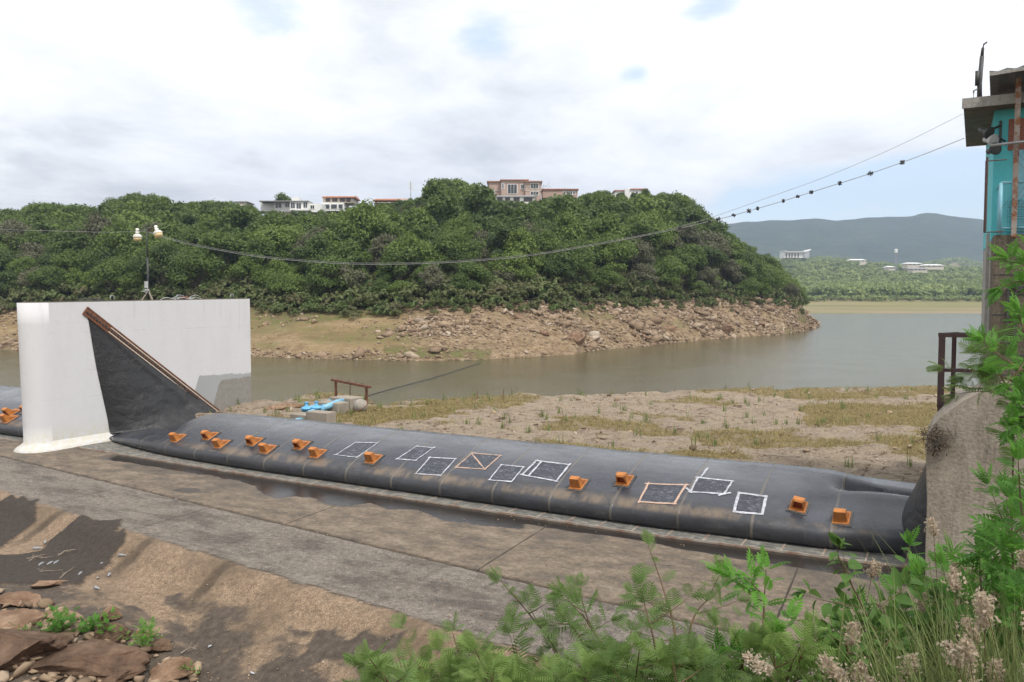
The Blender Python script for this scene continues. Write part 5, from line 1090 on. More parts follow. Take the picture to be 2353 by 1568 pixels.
h, D = building('villa', 'cream house with brown tiled roof and shaded loggia right of the white flat-roofed house', 742, 817, 238)
pbox(h, 'wall', M_HWHITE, 742, 792, 466, 485, D, 0, 8); pbox(h, 'wall', M_CREAM, 745, 814, 453, 466.5, D, 1.5, 9); roofhip(h, 742, 818, 452.5, 446.5, D, .6, 9.5, M_TILE, .03)
for a_ in ((752, 760), (767, 777), (784, 794), (799, 806)): window(h, a_[0], a_[1], 457, 463, D, 1.5, M_BROWNR, 1)
for a_ in ((746, 760), (763, 777), (780, 790)): window(h, a_[0], a_[1], 470, 480, D, 0)
h, D = building('bungalow', 'long low bungalow with red and dark brown roofs among the ridge trees', 856, 988, 235)
pbox(h, 'wall', M_HWHITE, 870, 982, 465, 476, D, 0, 7); roofhip(h, 858, 940, 459, 453.5, D, 3, 10, M_TILE, .08); roofhip(h, 862, 988, 466, 461.5, D, -.8, 6, M_BROWNR, .03); pbox(h, 'fascia', M_HWHITE, 918, 960, 459, 462, D, -.95, -.85)
for a_ in ((880, 896), (904, 920), (930, 948), (956, 972)): window(h, a_[0], a_[1], 468.5, 475, D, 0)
h, D = building('villa', 'white house with red hip roof and dark balcony on the right of the ridge', 1408, 1492, 236)
pbox(h, 'wall', M_HWHITE, 1412, 1450, 437, 458, D, 1, 7); pbox(h, 'wall', M_HWHITE, 1434, 1486, 434, 462, D, 0, 8); roofhip(h, 1446, 1488, 434, 428.5, D, -.4, 8.4); roofhip(h, 1410, 1436, 437, 435, D, .6, 7.4)
window(h, 1459, 1464, 440, 449, D, 0); pbox(h, 'balcony', M_DKMET, 1452, 1476, 451, 454, D, -1.4, -.05)
for k in range(4): window(h, 1418 + 5 * k, 1421 + 5 * k, 443, 449, D, 1)
h, D = building('villa', 'small pale house half hidden by bare trees left of the white houses', 545, 580, 246)
pbox(h, 'wall', M_CREAM, 543, 570, 463, 480, D, 0, 6); roofhip(h, 541, 573, 463, 459, D, -.4, 6.4, M_HGREY)
window(h, 548, 553, 467, 472, D)
D = 238; a_ = at_y(944, 460, D); z = float(hill_z(np.array(a_[0]), np.array(D))); zt3 = float(zrow(418, D)); rt = empty('antenna_mast', (a_[0], D, z)); m_ = MB(); m_.tube([(0, 0, 0), (0, 0, zt3 - z)], .10, 6); m_.build('mast', M_GALV, rt)
for sx, t in ((-.55, 0), (.35, -.6)):
    m_ = MB(); m_.box(sx, sx + .22, -.1, .1, zt3 - z - 2.2 + t, zt3 - z + t + .1); m_.beam((sx + .1, 0, zt3 - z - 1.6), (0, 0, zt3 - z - 1.6), .06, .06); m_.build('antenna_panel', M_HWHITE, rt)
tag(rt, 'slim white antenna mast rising from the trees above the bungalow', 'antenna')
# bare trees
def bare_tree(X, Y, z, h_, seed, lab):
    rb = random.Random(seed); m_ = MB()
    def br(p_, d_, L, r_, dep):
        e_ = p_ + d_ * L; m_.tube([p_, (p_ + e_) / 2 + Vector((rb.gauss(0, .04), rb.gauss(0, .04), 0)) * L, e_], [r_, r_ * .8, r_ * .6], 4)
        if dep:
            for _ in range(3): br(e_, (d_ + Vector((rb.gauss(0, .6), rb.gauss(0, .6), rb.gauss(0, .25)))).normalized(), L * rb.uniform(.55, .75), r_ * .6, dep - 1)
    br(Vector((0, 0, 0)), Vector((0, 0, 1)), h_ * .35, .10, 4); rt = empty('bare_tree', (X, Y, z)); m_.build('branches', paint('grey_twigs', (.30, .27, .23), (.2, .18, .15), .9, 2), rt); tag(rt, lab, 'tree')
for i, (u, D, hh, lab) in enumerate(((492, 243, 8, 'bare grey twiggy tree on the left part of the ridge'), (1540, 236, 7.5, 'bare twiggy tree on the skyline right of the right-hand white house'), (205, 240, 8, 'thin bare tree on the far left skyline'), (1090, 126, 3.5, 'small bare bush at the wood edge above the rubble shore'), (1232, 200, 9, 'pale bare-branched tree below the pink mansion'), (640, 160, 8, 'bare-branched tree in the wood between lamp post and cable low point'), (800, 146, 6, 'bare pale trunk showing among the green trees under the cable'))):
    X = float(xcol(u, D)); bare_tree(X, D, float(hill_z(np.array(X), np.array(D))), hh, i + 4, lab)
# far buildings
h, D = building('hall', 'far white hall with dark red columns and sloping white roof across the lake', 1800, 1862, 1080, 'building')
pbox(h, 'wall', M_HWHITE, 1801, 1845, 579, 593, D, 0, 20)
pbox(h, 'end_wall', M_GREYP, 1846, 1858, 577, 593, D, -2, 20)
for u in (1804, 1811, 1817, 1824, 1831): pbox(h, 'bay', M_BROWNR, u, u + 2.6, 582, 592, D, -.4, .05)
m_ = MB(); o_ = h.location; xx = [float(xcol(u, D)) - o_.x for u in (1800, 1806, 1850, 1860)]; zz = [float(zrow(v, D)) for v in (576, 578.5, 578.5, 573)]
m_.add([(x, -3, z) for x, z in zip(xx, zz)] + [(x, 21, z) for x, z in zip(xx, zz)] + [(x, -3, z - 1) for x, z in zip(xx, zz)] + [(x, 21, z - 1) for x, z in zip(xx, zz)], [(i, i + 1, i + 5, i + 4) for i in range(3)] + [(i + 8, i + 12, i + 13, i + 9) for i in range(3)] + [(i, i + 8, i + 9, i + 1) for i in range(3)] + [(i + 4, i + 5, i + 13, i + 12) for i in range(3)] + [(0, 4, 12, 8), (3, 11, 15, 7)]); m_.build('roof', M_HWHITE, h)
for (u0, u1, v0, v1, D, lab, mt) in ((1952, 1990, 596, 602, 1000, 'far low white roof among trees right of the white hall', M_HWHITE), (2082, 2118, 604, 609, 900, 'far long white roof on the slope right of the radio tower', M_HWHITE), (2122, 2168, 608, 612, 880, 'second far white roof, farther right of the radio tower', M_HWHITE), (2095, 2130, 616, 619, 820, 'small far grey roof below the two white roofs', M_HGREY), (2040, 2056, 612, 614, 860, 'tiny far pale roof left of the radio tower foot', M_HWHITE)):
    h, _ = building('low_building', lab, u0, u1, D, 'building'); pbox(h, 'wall', M_CREAM, u0 + 1, u1 - 1, v0 + 2, v1 + 8, D, 0, 12); roofhip(h, u0, u1, v0 + 2, v0 - 1, D, -1, 14, mt, .15)
    for k in range(3): uu_ = u0 + (u1 - u0) * (k + .6) / 3.6; pbox(h, 'window', M_GLASS, uu_, uu_ + 3, v0 + 3, v0 + 5, D, -.2, .05)
D = 870; a_ = at_y(2058, 606, D); rt = empty('radio_tower', (a_[0], D, 30)); zt3 = float(zrow(578, D)) - 30; m_ = MB()
for sx, sy in ((-1, -1), (1, -1), (0, 1)): m_.beam((sx * 1.6, sy * 1.6, -12), (sx * .4, sy * .4, zt3), .5, .5)
for k in range(8): z = -8 + (zt3 + 8) * k / 8; w2 = 1.5 - 1.0 * k / 8; m_.beam((-w2, -w2, z), (w2, -w2, z + 2), .3, .3)
m_.build('lattice', M_GALV, rt); m_ = MB(); m_.lathe([(1.6, zt3 - 1.5), (1.7, zt3 + 2.2), (1.0, zt3 + 2.6)], 10); m_.build('drum', M_HWHITE, rt); tag(rt, 'far red and white radio tower above the lakeside wood', 'tower')

# ================================================================== ROCKS
def rock_data(seed, k=1, npl=7, lo=.22, hi=.60):
    import bmesh
    b = bmesh.new(); bmesh.ops.create_icosphere(b, subdivisions=k, radius=1); rb = np.random.default_rng(seed)
    V = np.array([v.co[:] for v in b.verts]); F = np.array([[v.index for v in f.verts] for f in b.faces]); b.free()
    pl__ = rb.normal(size=(npl, 3)); pl__ /= np.linalg.norm(pl__, axis=1, keepdims=True); ds_ = rb.uniform(lo, hi, npl)
    for n_, d_ in zip(pl__, ds_): q = V @ n_; V = V - np.maximum(q - d_, 0)[:, None] * n_
    V = V * (1 + rb.uniform(-.05, .05, (len(V), 1))); V *= np.array([rb.uniform(.8, 1.3), rb.uniform(.7, 1.1), rb.uniform(.5, .8)]); return V, F
RK = [rock_data(300 + i, 1) for i in range(10)]; RK0 = [(V, F) for V, F in RK]
def rocks(pos, name, mat):
    VV = []; FF = []; TT = []; b = 0; rr = np.random.default_rng(4)
    for (x, y, z, s, tint) in pos:
        V, F = RK0[int(rr.integers(0, 10))]; e = rr.uniform(0, 6.28, 3); M = np.array(Matrix.Rotation(e[2], 3, 'Z') @ Matrix.Rotation(rr.normal() * .4, 3, 'X')); VV.append(V @ M.T * s + np.array([x, y, z])); FF.append(F + b); b += len(V); TT.append(np.full(len(V), tint))
    return link(name, mesh_np(name, np.concatenate(VV), np.concatenate(FF), mat, False, dict(tint=np.concatenate(TT))))
rng = np.random.default_rng(21); pos = []
for i in range(36000):
    u = rng.uniform(560, 1886) if i % 8 else rng.uniform(-30, 60); D0 = float(ds(u)); bw = float(pw(u, [(-900, 20), (1000, 19), (1500, 17), (1800, 15), (1885, 6)])); t = rng.uniform(-.04, 1.08); D = D0 + bw * t; X = float(xcol(u, D)); zz_ = float(hill_z(np.array(X), np.array(D)))
    dens_ = .12 + .88 * float(sstep(880, 1000, np.array(u))); dens_ = max(dens_, .8 * (t < .12)); cl = float(sstep(.42, .62, fbm(X * .13, D * .22, 3, 12))); dens_ *= .25 + .75 * cl
    if rng.uniform() > dens_: continue
    s = 1.2 * min(rng.lognormal(-1.95, .6), .9) * (1 + .35 * (u > 1350)) * (.8 + .5 * cl); pos.append((X, D, zz_ + s * .1, s, np.clip(rng.normal(.5, .25), 0, 1)))
print('bank rocks', len(pos)); o = rocks(pos, 'shore_rubble', M_STONE); tag(o, 'loose tan rock rubble covering the shore of the wooded hill', 'rubble', kind='stuff')
pos = []
for i in range(420):                                     # rocky outcrop on the right flank
    u = rng.normal(1690, 45); D0 = float(ds(u)); D = D0 + 17 + rng.uniform(0, 22); v_ = 640 + rng.uniform(-30, 60)
    X = float(xcol(u, D)); s = min(rng.lognormal(-.9, .4), 1.3); pos.append((X, D, float(hill_z(np.array(X), np.array(D))) + s * .2, s, rng.uniform(.1, .5)))
o = rocks(pos, 'outcrop_rubble', M_STONE); tag(o, 'dark rocky outcrop among trees near the point', 'rubble', kind='stuff')
def boulder(name, x, y, z, s, mat, seed, lab, group=None, flat=1.0, k=3, rz=None):
    V, F = rock_data(seed, k, 12, .42, .8); n3 = fbm(V[:, 0] * 2 + 5, V[:, 1] * 2 + V[:, 2] * 2 + 9, 4, seed) - .5; V = V * (1 + .25 * n3[:, None]); V = V * np.array(s if isinstance(s, tuple) else (s, s, s * flat))
    o = link(name, mesh_np(name, V, F, mat, True)); o.location = (x, y, z); o.rotation_euler = (0, 0, rz if rz is not None else random.uniform(0, 6.28)); tag(o, lab, 'boulder', group)
    o.data.polygons.foreach_set('use_smooth', [False] * len(o.data.polygons)); return o
for i, (u, v, s, lab) in enumerate(((1480, 777, 1.5, 'broad pale slab boulder at the waterline right of the rock nose'), (1322, 780, 2.2, 'dark jutting rock nose at the waterline below the pink mansion'), (1668, 762, 2.6, 'big smooth grey boulder at the waterline near the point'), (1540, 760, 1.4, 'tilted brown boulder above the broad pale slab'), (1250, 770, 1.2, 'cracked tan boulder left of the rock nose'), (940, 745, 1.0, 'pile-top boulder on the upper left of the rubble shore'), (1750, 748, 1.3, 'tan boulder on the shore between the grey boulder and the point'), (1190, 735, 1.1, 'pale boulder high on the rubble below the mansion'))):
    D = float(ds(u)) + 2; 
    for _ in range(30):
        X = float(xcol(u, D)); zz_ = float(hill_z(np.array(X), np.array(D)))
        if float(project(np.array([X, D, zz_]))[1]) <= v: break
        D += .6
    boulder('boulder', X, D, zz_ + .1, s * .8, M_STONE if 0 else M_ROCK, 60 + i, lab)
# stones and slabs on the shelf
pos = []
for i in range(5200):
    a = rng.uniform(-4, 44); nw = float(n_water(a)); k = rng.uniform(0, 1); n_ = 4.8 + (nw - 4.6) * k; s = min(rng.lognormal(-2.9, .6), .35) * (1.25 if k > .9 else 1)
    if rng.uniform() > .25 + .75 * float(sstep(.45, .6, fbm(a * .5, n_ * .5, 3, 5))): continue
    W = loc2w(a, n_, shelf_z(np.array(a), np.array(n_))); pos.append((float(W[0]), float(W[1]), float(W[2]) + s * .05, s, np.clip(rng.normal(.55, .25), 0, 1)))
for i in range(140):
    a = rng.uniform(-3, 44); n_ = float(n_water(a)) - rng.uniform(.2, 1.6); W = loc2w(a, n_, shelf_z(np.array(a), np.array(n_))); s = rng.uniform(.15, .42); pos.append((float(W[0]), float(W[1]), float(W[2]), s, rng.uniform(.35, .8)))
o = rocks(pos, 'shelf_stones', M_STONE); tag(o, 'small loose stones scattered over the rock shelf', 'stones', kind='stuff')
for i, (u, v, s, lab) in enumerate(((1186, 912, .5, 'pale boulder on the water edge right of the two stakes'), (655, 938, .6, 'flat reddish rock at the water edge beside the white pier'), (1270, 903, .6, 'long low pale ledge rock at the water edge, middle of the shelf'), (800, 905, .3, 'little pale rock by the rusty frame'))):
    g = on_shelf(u, v); W = loc2w(*g); boulder('boulder', W[0], W[1], W[2] + .02, (s * 1.5, s, s * .55), M_ROCK, 90 + i, lab)

# ------------------------------------------------------------------ grass
def blades(P, hgt, wd, lean, rng, n_seg=2):
    n_ = len(P); az = rng.uniform(0, 6.28, n_); d = np.stack([np.cos(az), np.sin(az), 0 * az], -1); sd = np.stack([-np.sin(az), np.cos(az), 0 * az], -1); h_ = hgt * rng.uniform(.5, 1.2, n_); l = lean * rng.uniform(.2, 1.2, n_)
    Vs = []
    for t, w_ in ((0, 1), (.5, .8), (1, .1)):
        c_ = P + d * (l * h_ * t * t)[:, None] + np.array([0, 0, 1.]) * (h_ * t * (1 - .25 * l * t))[:, None]; Vs += [c_ - sd * (wd * w_ / 2), c_ + sd * (wd * w_ / 2)]
    V = np.stack(Vs, 1).reshape(-1, 3); i = np.arange(n_)[:, None] * 6; F = np.concatenate([i + np.array([[0, 1, 3, 2]]), i + np.array([[2, 3, 5, 4]])]); return V, F, np.repeat(rng.uniform(0, 1, n_), 6)
rng = np.random.default_rng(33); P = []
idx = np.argwhere((grass_ > .45) & (U2 > 560) & (U2 < 2180))
sel = idx[rng.integers(0, len(idx), 17000)]; A3 = A2[sel[:, 0], sel[:, 1]] + rng.uniform(-.1, .1, len(sel)); N3 = N2[sel[:, 0], sel[:, 1]] + rng.uniform(-.1, .1, len(sel)); ps = loc2w(A3, N3, shelf_z(A3, N3))
ps = np.repeat(ps, 3, 0) + rng.normal(size=(len(ps) * 3, 3)) * np.array([.10, .10, 0]); V, F, T = blades(ps, .13, .022, .8, rng)
o = link('shelf_grass', mesh_np('shelf_grass', V, F, M_DRYG, False, dict(tint=T))); tag(o, 'patches of short yellow-green grass on the rock shelf', 'grass', kind='stuff')
P = []
for i in range(330):                                    # taller weeds
    a = rng.uniform(-2, 44); n_ = rng.uniform(5, float(n_water(a)) - .3) if i % 3 else float(n_water(a)) - rng.uniform(.3, 1.2); P += [(a + rng.normal() * .07, n_ + rng.normal() * .07) for _ in range(9)]
P = np.array(P); V, F, T = blades(loc2w(P[:, 0], P[:, 1], shelf_z(P[:, 0], P[:, 1])), .42, .035, .4, rng); o = link('shelf_weeds', mesh_np('shelf_weeds', V, F, M_GRS, False, dict(tint=T))); tag(o, 'sparse tall green weeds on the rock shelf and along its water edge', 'weeds', kind='stuff')

# haze
hz = MB(); hz.box(-900, 2600, -40, 3450, -6.5, 460); ho = hz.build('haze', bpy.data.materials.new('air')); tag(ho, 'thin bluish haze over the lake and distant hills', 'haze', kind='stuff')
am = ho.data.materials[0]; am.use_nodes = True; at_ = am.node_tree
for n_ in list(at_.nodes): at_.nodes.remove(n_)
pv = at_.nodes.new('ShaderNodeVolumePrincipled'); pv.inputs['Color'].default_value = (.62, .76, 1, 1); pv.inputs['Density'].default_value = .00024; pv.inputs['Anisotropy'].default_value = .2
ao = at_.nodes.new('ShaderNodeOutputMaterial'); at_.links.new(pv.outputs[0], ao.inputs['Volume'])

# ================================================================== NEAR GROUND: boulders, litter, plants
def on_pave(u, v):
    z = -.6
    for _ in range(12): l = lz(u, v, z); z = .5 * z + .5 * float(pave_z(l[0], l[1]))
    return l
BO = [((190, 1538), (1.05, .60, .42), 1, 'big flat-topped brown boulder at the lower left'), ((30, 1510), (1.0, .9, .62), 1, 'largest dark brown boulder cut off by the left edge'), ((395, 1555), (.62, .42, .36), 0, 'light tan rounded boulder at the bottom, right of the flat brown one'),
      ((258, 1470), (.50, .34, .30), 1, 'wedge-shaped reddish boulder behind the flat-topped one'), ((250, 1425), (.34, .26, .26), 0, 'upright pale boulder among the weeds'), ((60, 1385), (.75, .42, .26), 0, 'slanted tan slab by the left edge above the weeds'),
      ((150, 1425), (.48, .3, .2), 0, 'low tan rock left of the upright pale boulder'), ((20, 1440), (.6, .4, .3), 0, 'rough brown rock at the left edge between slab and largest boulder'), ((268, 1560), (.5, .35, .22), 1, 'half-buried rock between the flat brown and light tan boulders'), ((355, 1495), (.30, .25, .28), 1, 'small cracked reddish rock behind the bushy weed'),
      ((110, 1345), (.45, .3, .16), 0, 'small tan slab at the top of the boulder heap'), ((330, 1460), (.26, .2, .15), 0, 'small round rock right of the wedge-shaped boulder')]
for i, ((u, v), s, mt, lab) in enumerate(BO):
    g = on_pave(u, v); W = loc2w(*g); boulder('boulder', W[0], W[1], W[2] + s[2] * .25, (s[0] * 1.0, s[1] * 1.05, s[2] * 1.25), M_ROCKB if mt else M_ROCK, 130 + i, lab, rz=random.uniform(-.5, .5), k=4)
pos = []
rng = np.random.default_rng(77)
for i in range(520):
    u = rng.uniform(-60, 460); v = rng.uniform(1330, 1600); lim = 1345 + (u * .42)
    if v < lim + rng.uniform(-10, 30): continue
    g = on_pave(u, v); W = loc2w(*g); s = min(rng.lognormal(-2.3, .5), .25); pos.append((float(W[0]), float(W[1]), float(W[2]) + s * .3, s, rng.uniform(.1, .8)))
o = rocks(pos, 'rock_debris', M_STONE); tag(o, 'broken rock debris between the lower left boulders', 'stones', kind='stuff')
pos = []
for i in range(900):
    u = rng.uniform(0, 1600); v = rng.uniform(1180, 1568); g = on_pave(u, v); W = loc2w(*g); s = rng.uniform(.012, .035); pos.append((float(W[0]), float(W[1]), float(W[2]) + s * .3, s, rng.uniform(.2, 1)))
o = rocks(pos, 'pebbles', M_STONE); tag(o, 'tiny pebbles scattered over the spillway concrete', 'pebbles', kind='stuff')
M_BOT = Mt('clear_plastic'); M_BOT.col((.50, .53, .55)).rough(.2); M_BOT.b.inputs['Transmission Weight'].default_value = .55; M_BOT = M_BOT.m
def bottle(u, v, ang, lab, s=1.0):
    g = on_pave(u, v); W = loc2w(*g); m_ = MB(); m_.lathe([(.02, 0), (.033, .005), (.034, .07), (.031, .09), (.034, .11), (.034, .16), (.014, .205), (.013, .225)], 12); rt = empty('plastic_bottle', (W[0], W[1], W[2] + .04)); rt.scale = (s, s, s)
    rt.rotation_euler = (R(86), 0, ang); m_.build('bottle_body', M_BOT, rt, True); m_ = MB(); m_.lathe([(.016, .222), (.016, .245)], 10); m_.build('cap', M_TAPE, rt); tag(rt, lab, 'bottle', 'plastic bottles littering the spillway')
for (x, y, a, lab) in ((305, 455, .5, 'clear bottle highest on the dark sand heap'), (800, 548, 1.2, 'clear bottle on tan concrete right of the dark sand'), (675, 608, 1.9, 'clear bottle at the right tip of the dark sand'), (740, 672, .3, 'clear bottle on tan concrete below the sand tip'), (550, 665, .2, 'small white bottle below the twig pile'), (635, 765, .9, 'clear bottle nearest the muddy foot of the slope'), (355, 595, 0, 'upright-looking clear bottle in the twig pile, left of its neighbour'), (392, 590, .1, 'bright clear bottle in the twig pile, right of its neighbour'), (292, 600, .1, 'dusty bottle at the left of the twig pile'), (222, 503, 1.6, 'flattened clear bottle on the left of the sand heap')):
    bottle(*c3(x, y), a, lab, .95)
for (x, y, lab) in ((1410, 1163, 'crumpled white paper scrap low on the muddy slope'), (1695, 1342, 'crumpled white scrap by the bottom edge'), (655, 702, 'crumpled clear film on the tan slope'), (1185, 172, 'small white scrap on the grey concrete slab')):
    g = on_pave(*c3(x, y)); W = loc2w(*g); V, F = rock_data(int(x), 2); V = V * .05 * (1 + RNG.uniform(-.4, .4, (len(V), 1))); o = link('paper_scrap', mesh_np('paper_scrap', V, F, M_TAPE)); o.location = (W[0], W[1], W[2] + .03); tag(o, lab, 'litter', 'white scraps on the spillway')
rb = random.Random(12)
for i, (u0, v0, u1, v1, r_, lab) in enumerate(((*c3(385, 555), *c3(510, 512), .018, 'thick pale branch lying up the sand heap'), (*c3(380, 725), *c3(505, 632), .010, 'straight thin stick slanting below the bottles'), (*c3(160, 575), *c3(320, 570), .012, 'thin pale branch at the left of the twig pile'), (*c3(180, 600), *c3(310, 545), .012, 'forked twig in the middle of the twig pile'), (*c3(240, 662), *c3(400, 655), .013, 'long twig along the lower side of the twig pile'), (*c3(1215, 1210), *c3(1320, 1185), .012, 'lone grey stick on the mud by the bottom'), (*c3(410, 770), *c3(560, 775), .009, 'dark thin stick on the mud'), (*c3(750, 940), *c3(830, 950), .008, 'short twig on the muddy slope'), (*c3(0, 1010), *c3(140, 1000), .018, 'grey branch across the left boulders'))):
    p0 = Vector(loc2w(*on_pave(u0, v0))) + Vector((0, 0, .03)); p1 = Vector(loc2w(*on_pave(u1, v1))) + Vector((0, 0, .05)); m_ = MB(); mid_ = (p0 + p1) / 2 + Vector((rb.gauss(0, .04), rb.gauss(0, .04), .04)); m_.tube([Vector(), mid_ - p0, p1 - p0], [r_, r_ * .8, r_ * .4], 5)
    for k in range(5):
        b0 = (p1 - p0) * rb.uniform(.2, .9); m_.tube([b0, b0 + Vector((rb.gauss(0, .14), rb.gauss(0, .14), rb.uniform(.02, .12)))], [r_ * .45, r_ * .2], 4)
    o = m_.build('dead_branch', paint('dead_wood', (.34, .28, .22), (.22, .17, .13), .9, 6)); o.location = p0; tag(o, lab, 'branch', 'dead branches on the spillway')

# leaf templates: unit length along +X, up +Z
def fern_leaf(n_p=8):
    V = []; F = []
    def q(a, b, c_, d): F.append((len(V), len(V) + 1, len(V) + 2, len(V) + 3)); V.extend([a, b, c_, d])
    q((0, -.008, 0), (1, -.004, -.10), (1, .004, -.10), (0, .008, 0))
    for i in range(n_p):
        t = .16 + .80 * i / (n_p - 1); L = .40 * math.sin(math.pi * (t * .8 + .14)) + .06; zb = -.10 * t * t
        for sd in (-1, 1):
            dx, dy = .50, .86 * sd; pr_ = None
            for f, w_ in ((0, .35), (.3, 1), (.7, .85), (1, .1)):
                px_ = t + dx * L * f; py_ = dy * L * f; pz = zb - .35 * L * f * f; hw = .030 * w_
                cur = ((px_ - .86 * hw, py_ + .5 * hw * sd, pz), (px_ + .86 * hw, py_ - .5 * hw * sd, pz + .012))
                if pr_: q(pr_[0], pr_[1], cur[1], cur[0])
                pr_ = cur
    return np.array(V, float), np.array(F)
def leaflet(V, F, base, d_, L, wd, droop=.25, fold=.18):
    d_ = np.array(d_, float); d_ /= np.linalg.norm(d_); s = np.cross([0, 0, 1.], d_); s /= np.linalg.norm(s); up = np.cross(d_, s); b = len(V)
    for t, w_ in ((0, .04), (.22, .72), (.5, 1), (.78, .62), (1, .02)):
        c_ = np.array(base) + d_ * L * t - np.array([0, 0, droop * L * t * t]); V.append(tuple(c_ + s * wd * w_ / 2 + up * fold * wd * w_)); V.append(tuple(c_)); V.append(tuple(c_ - s * wd * w_ / 2 + up * fold * wd * w_))
    for k in range(4):
        for j in (0, 1): F.append((b + k * 3 + j, b + k * 3 + j + 1, b + k * 3 + 4 + j, b + k * 3 + 3 + j))
def pinnate_leaf(n_=6, L=.34, wd=.12):
    V = []; F = []; V.extend([(0, -.01, 0), (1, -.004, -.1), (1, .004, -.1), (0, .01, 0)]); F.append((0, 1, 2, 3))
    for i in range(n_):
        t = .2 + .75 * i / (n_ - 1); s = .7 + .5 * math.sin(math.pi * t)
        for sd in (-1, 1): leaflet(V, F, (t, 0, -.1 * t * t), (.62, .8 * sd, .12), L * s, wd * s)
    leaflet(V, F, (1, 0, -.1), (1, 0, -.1), L, wd); return np.array(V, float), np.array(F)
def single_leaf(wd=.5):
    V = []; F = []; leaflet(V, F, (0.08, 0, 0), (1, 0, 0), .92, wd, .3, .15); V.extend([(0, -.01, 0), (.1, -.01, 0), (.1, .01, 0), (0, .01, 0)]); F.append((len(V) - 4, len(V) - 3, len(V) - 2, len(V) - 1)); return np.array(V, float), np.array(F)
T_FERN, T_PIN, T_OV = fern_leaf(), pinnate_leaf(), single_leaf()
def place(T, P, Dv, size, rng, roll=.5):
    n_ = len(P); Dv = Dv / np.linalg.norm(Dv, axis=1, keepdims=True); up = np.array([0, 0, 1.]) + rng.normal(size=(n_, 3)) * roll; s = np.cross(up, Dv); s /= np.maximum(np.linalg.norm(s, axis=1, keepdims=True), 1e-6); u = np.cross(Dv, s)
    V0, F0 = T; V = P[:, None, :] + (V0[None, :, 0:1] * Dv[:, None, :] + V0[None, :, 1:2] * s[:, None, :] + V0[None, :, 2:3] * u[:, None, :]) * size[:, None, None]
    return V.reshape(-1, 3), (F0[None] + (np.arange(n_) * len(V0))[:, None, None]).reshape(-1, F0.shape[1])
def plant(name, label, stems, T, mat, lsize, every, seed, r0=.012, up=.35, cat='shrub', droop=0, group=None, D0=5.5, tipn=5, side=3):
    """stems: list of picture polylines [(u, v, distance), ...] from root to tip; leaves spiral up each stem"""
    rng = np.random.default_rng(seed); st = MB(); P = []; Dv = []; S = []
    roots = [Vector(at_y(*s[0])) for s in stems]; base = roots[0].copy(); base.z = min(base.z, float(bank_h(np.array(base.x), np.array(base.y))))
    allst = [(resample([np.array(at_y(*q)) for q in s], 6), True) for s in stems]
    for P_, _m in list(allst)[:]:
        Lt = np.linalg.norm(np.diff(P_, axis=0), axis=1).sum()
        for kb in range(side):
            t_ = rng.uniform(.25, .85); i_ = int(t_ * (len(P_) - 1)); d_ = rng.normal(size=3) * np.array([1, .6, .5]) + np.array([0, 0, .5]); d_ /= np.linalg.norm(d_); L_ = Lt * rng.uniform(.18, .34)
            allst.append((np.array([P_[i_] + d_ * L_ * q + np.array([0, 0, .15 * L_ * q * q]) for q in (0, .33, .66, 1)]), False))
    for pts, main_ in allst:
        s = ((0, 0, 0),)
        gz = float(bank_h(np.array(pts[0][0]), np.array(pts[0][1]))) - .1 if seed < 900 else pts[0][2]
        if main_ and pts[0][2] > gz: pts = np.vstack([[pts[0][0] + .05, pts[0][1], gz], pts])
        n_ = len(pts); st.tube([Vector(p_) - base for p_ in pts], [r0 * (1 if main_ else .4) * (1 - .8 * i / (n_ - 1)) for i in range(n_)], 5)
        seg = np.linalg.norm(np.diff(pts, axis=0), axis=1); cum = np.concatenate([[0], np.cumsum(seg)]); tot = cum[-1]; d = (.30 if main_ else .1) * tot; k = 0
        while d < tot:
            p_ = np.array([np.interp(d, cum, pts[:, j]) for j in range(3)]); tg = np.array([np.interp(min(d + .05, tot), cum, pts[:, j]) for j in range(3)]) - p_ + 1e-5; tg /= np.linalg.norm(tg)
            az = k * 2.399 + rng.uniform(-.4, .4); x = np.cross(tg, [0, 0, 1.] if abs(tg[2]) < .9 else [1., 0, 0]); x /= np.linalg.norm(x); y = np.cross(tg, x)
            dv = (x * math.cos(az) + y * math.sin(az)) + tg * up + np.array([0, 0, .15 - droop]); P.append(p_); Dv.append(dv); S.append(lsize * rng.uniform(.65, 1.15) * (1 - .45 * (d / tot) ** 3)); d += every * rng.uniform(.7, 1.3); k += 1
        tg = pts[-1] - pts[-2]; tg /= np.linalg.norm(tg)
        for k in range(tipn): P.append(pts[-1]); Dv.append(tg * 1.2 + rng.normal(size=3) * .55); S.append(lsize * rng.uniform(.4, .75))
    V, F = place(T, np.array(P) - np.array(base), np.array(Dv), np.array(S), rng); rt = empty(name, base); st.build('stem', M_STEM, rt); link('foliage', mesh_np('foliage', V, F, mat, False), rt); tag(rt, label, cat, group); return rt
FG = 'feathery shrubs at the bottom of the view'
plant('feathery_shrub', 'feathery acacia shrub leaning up left with two bare-stemmed tips, bottom centre', [[(1330, 1640, 5.2), (1280, 1500, 5.3), (1215, 1410, 5.4), (1150, 1335, 5.5)], [(1310, 1620, 5.2), (1230, 1560, 5.0), (1120, 1500, 5.0)], [(1330, 1640, 5.2), (1300, 1560, 5.1), (1270, 1490, 5.0)]], T_FERN, M_SHR, .18, .075, 1, group=FG, side=3)
plant('feathery_shrub', 'low feathery shrub spreading at the bottom edge, farthest left', [[(1080, 1660, 4.8), (1010, 1560, 4.8), (950, 1530, 4.8), (860, 1545, 4.8)], [(1080, 1660, 4.8), (1000, 1590, 4.7), (930, 1560, 4.6)], [(1100, 1650, 4.8), (1060, 1520, 5), (1040, 1455, 5.1)], [(1080, 1660, 4.7), (1120, 1580, 4.7), (1180, 1550, 4.7)]], T_FERN, M_SHR, .18, .08, 2, group=FG, side=3)
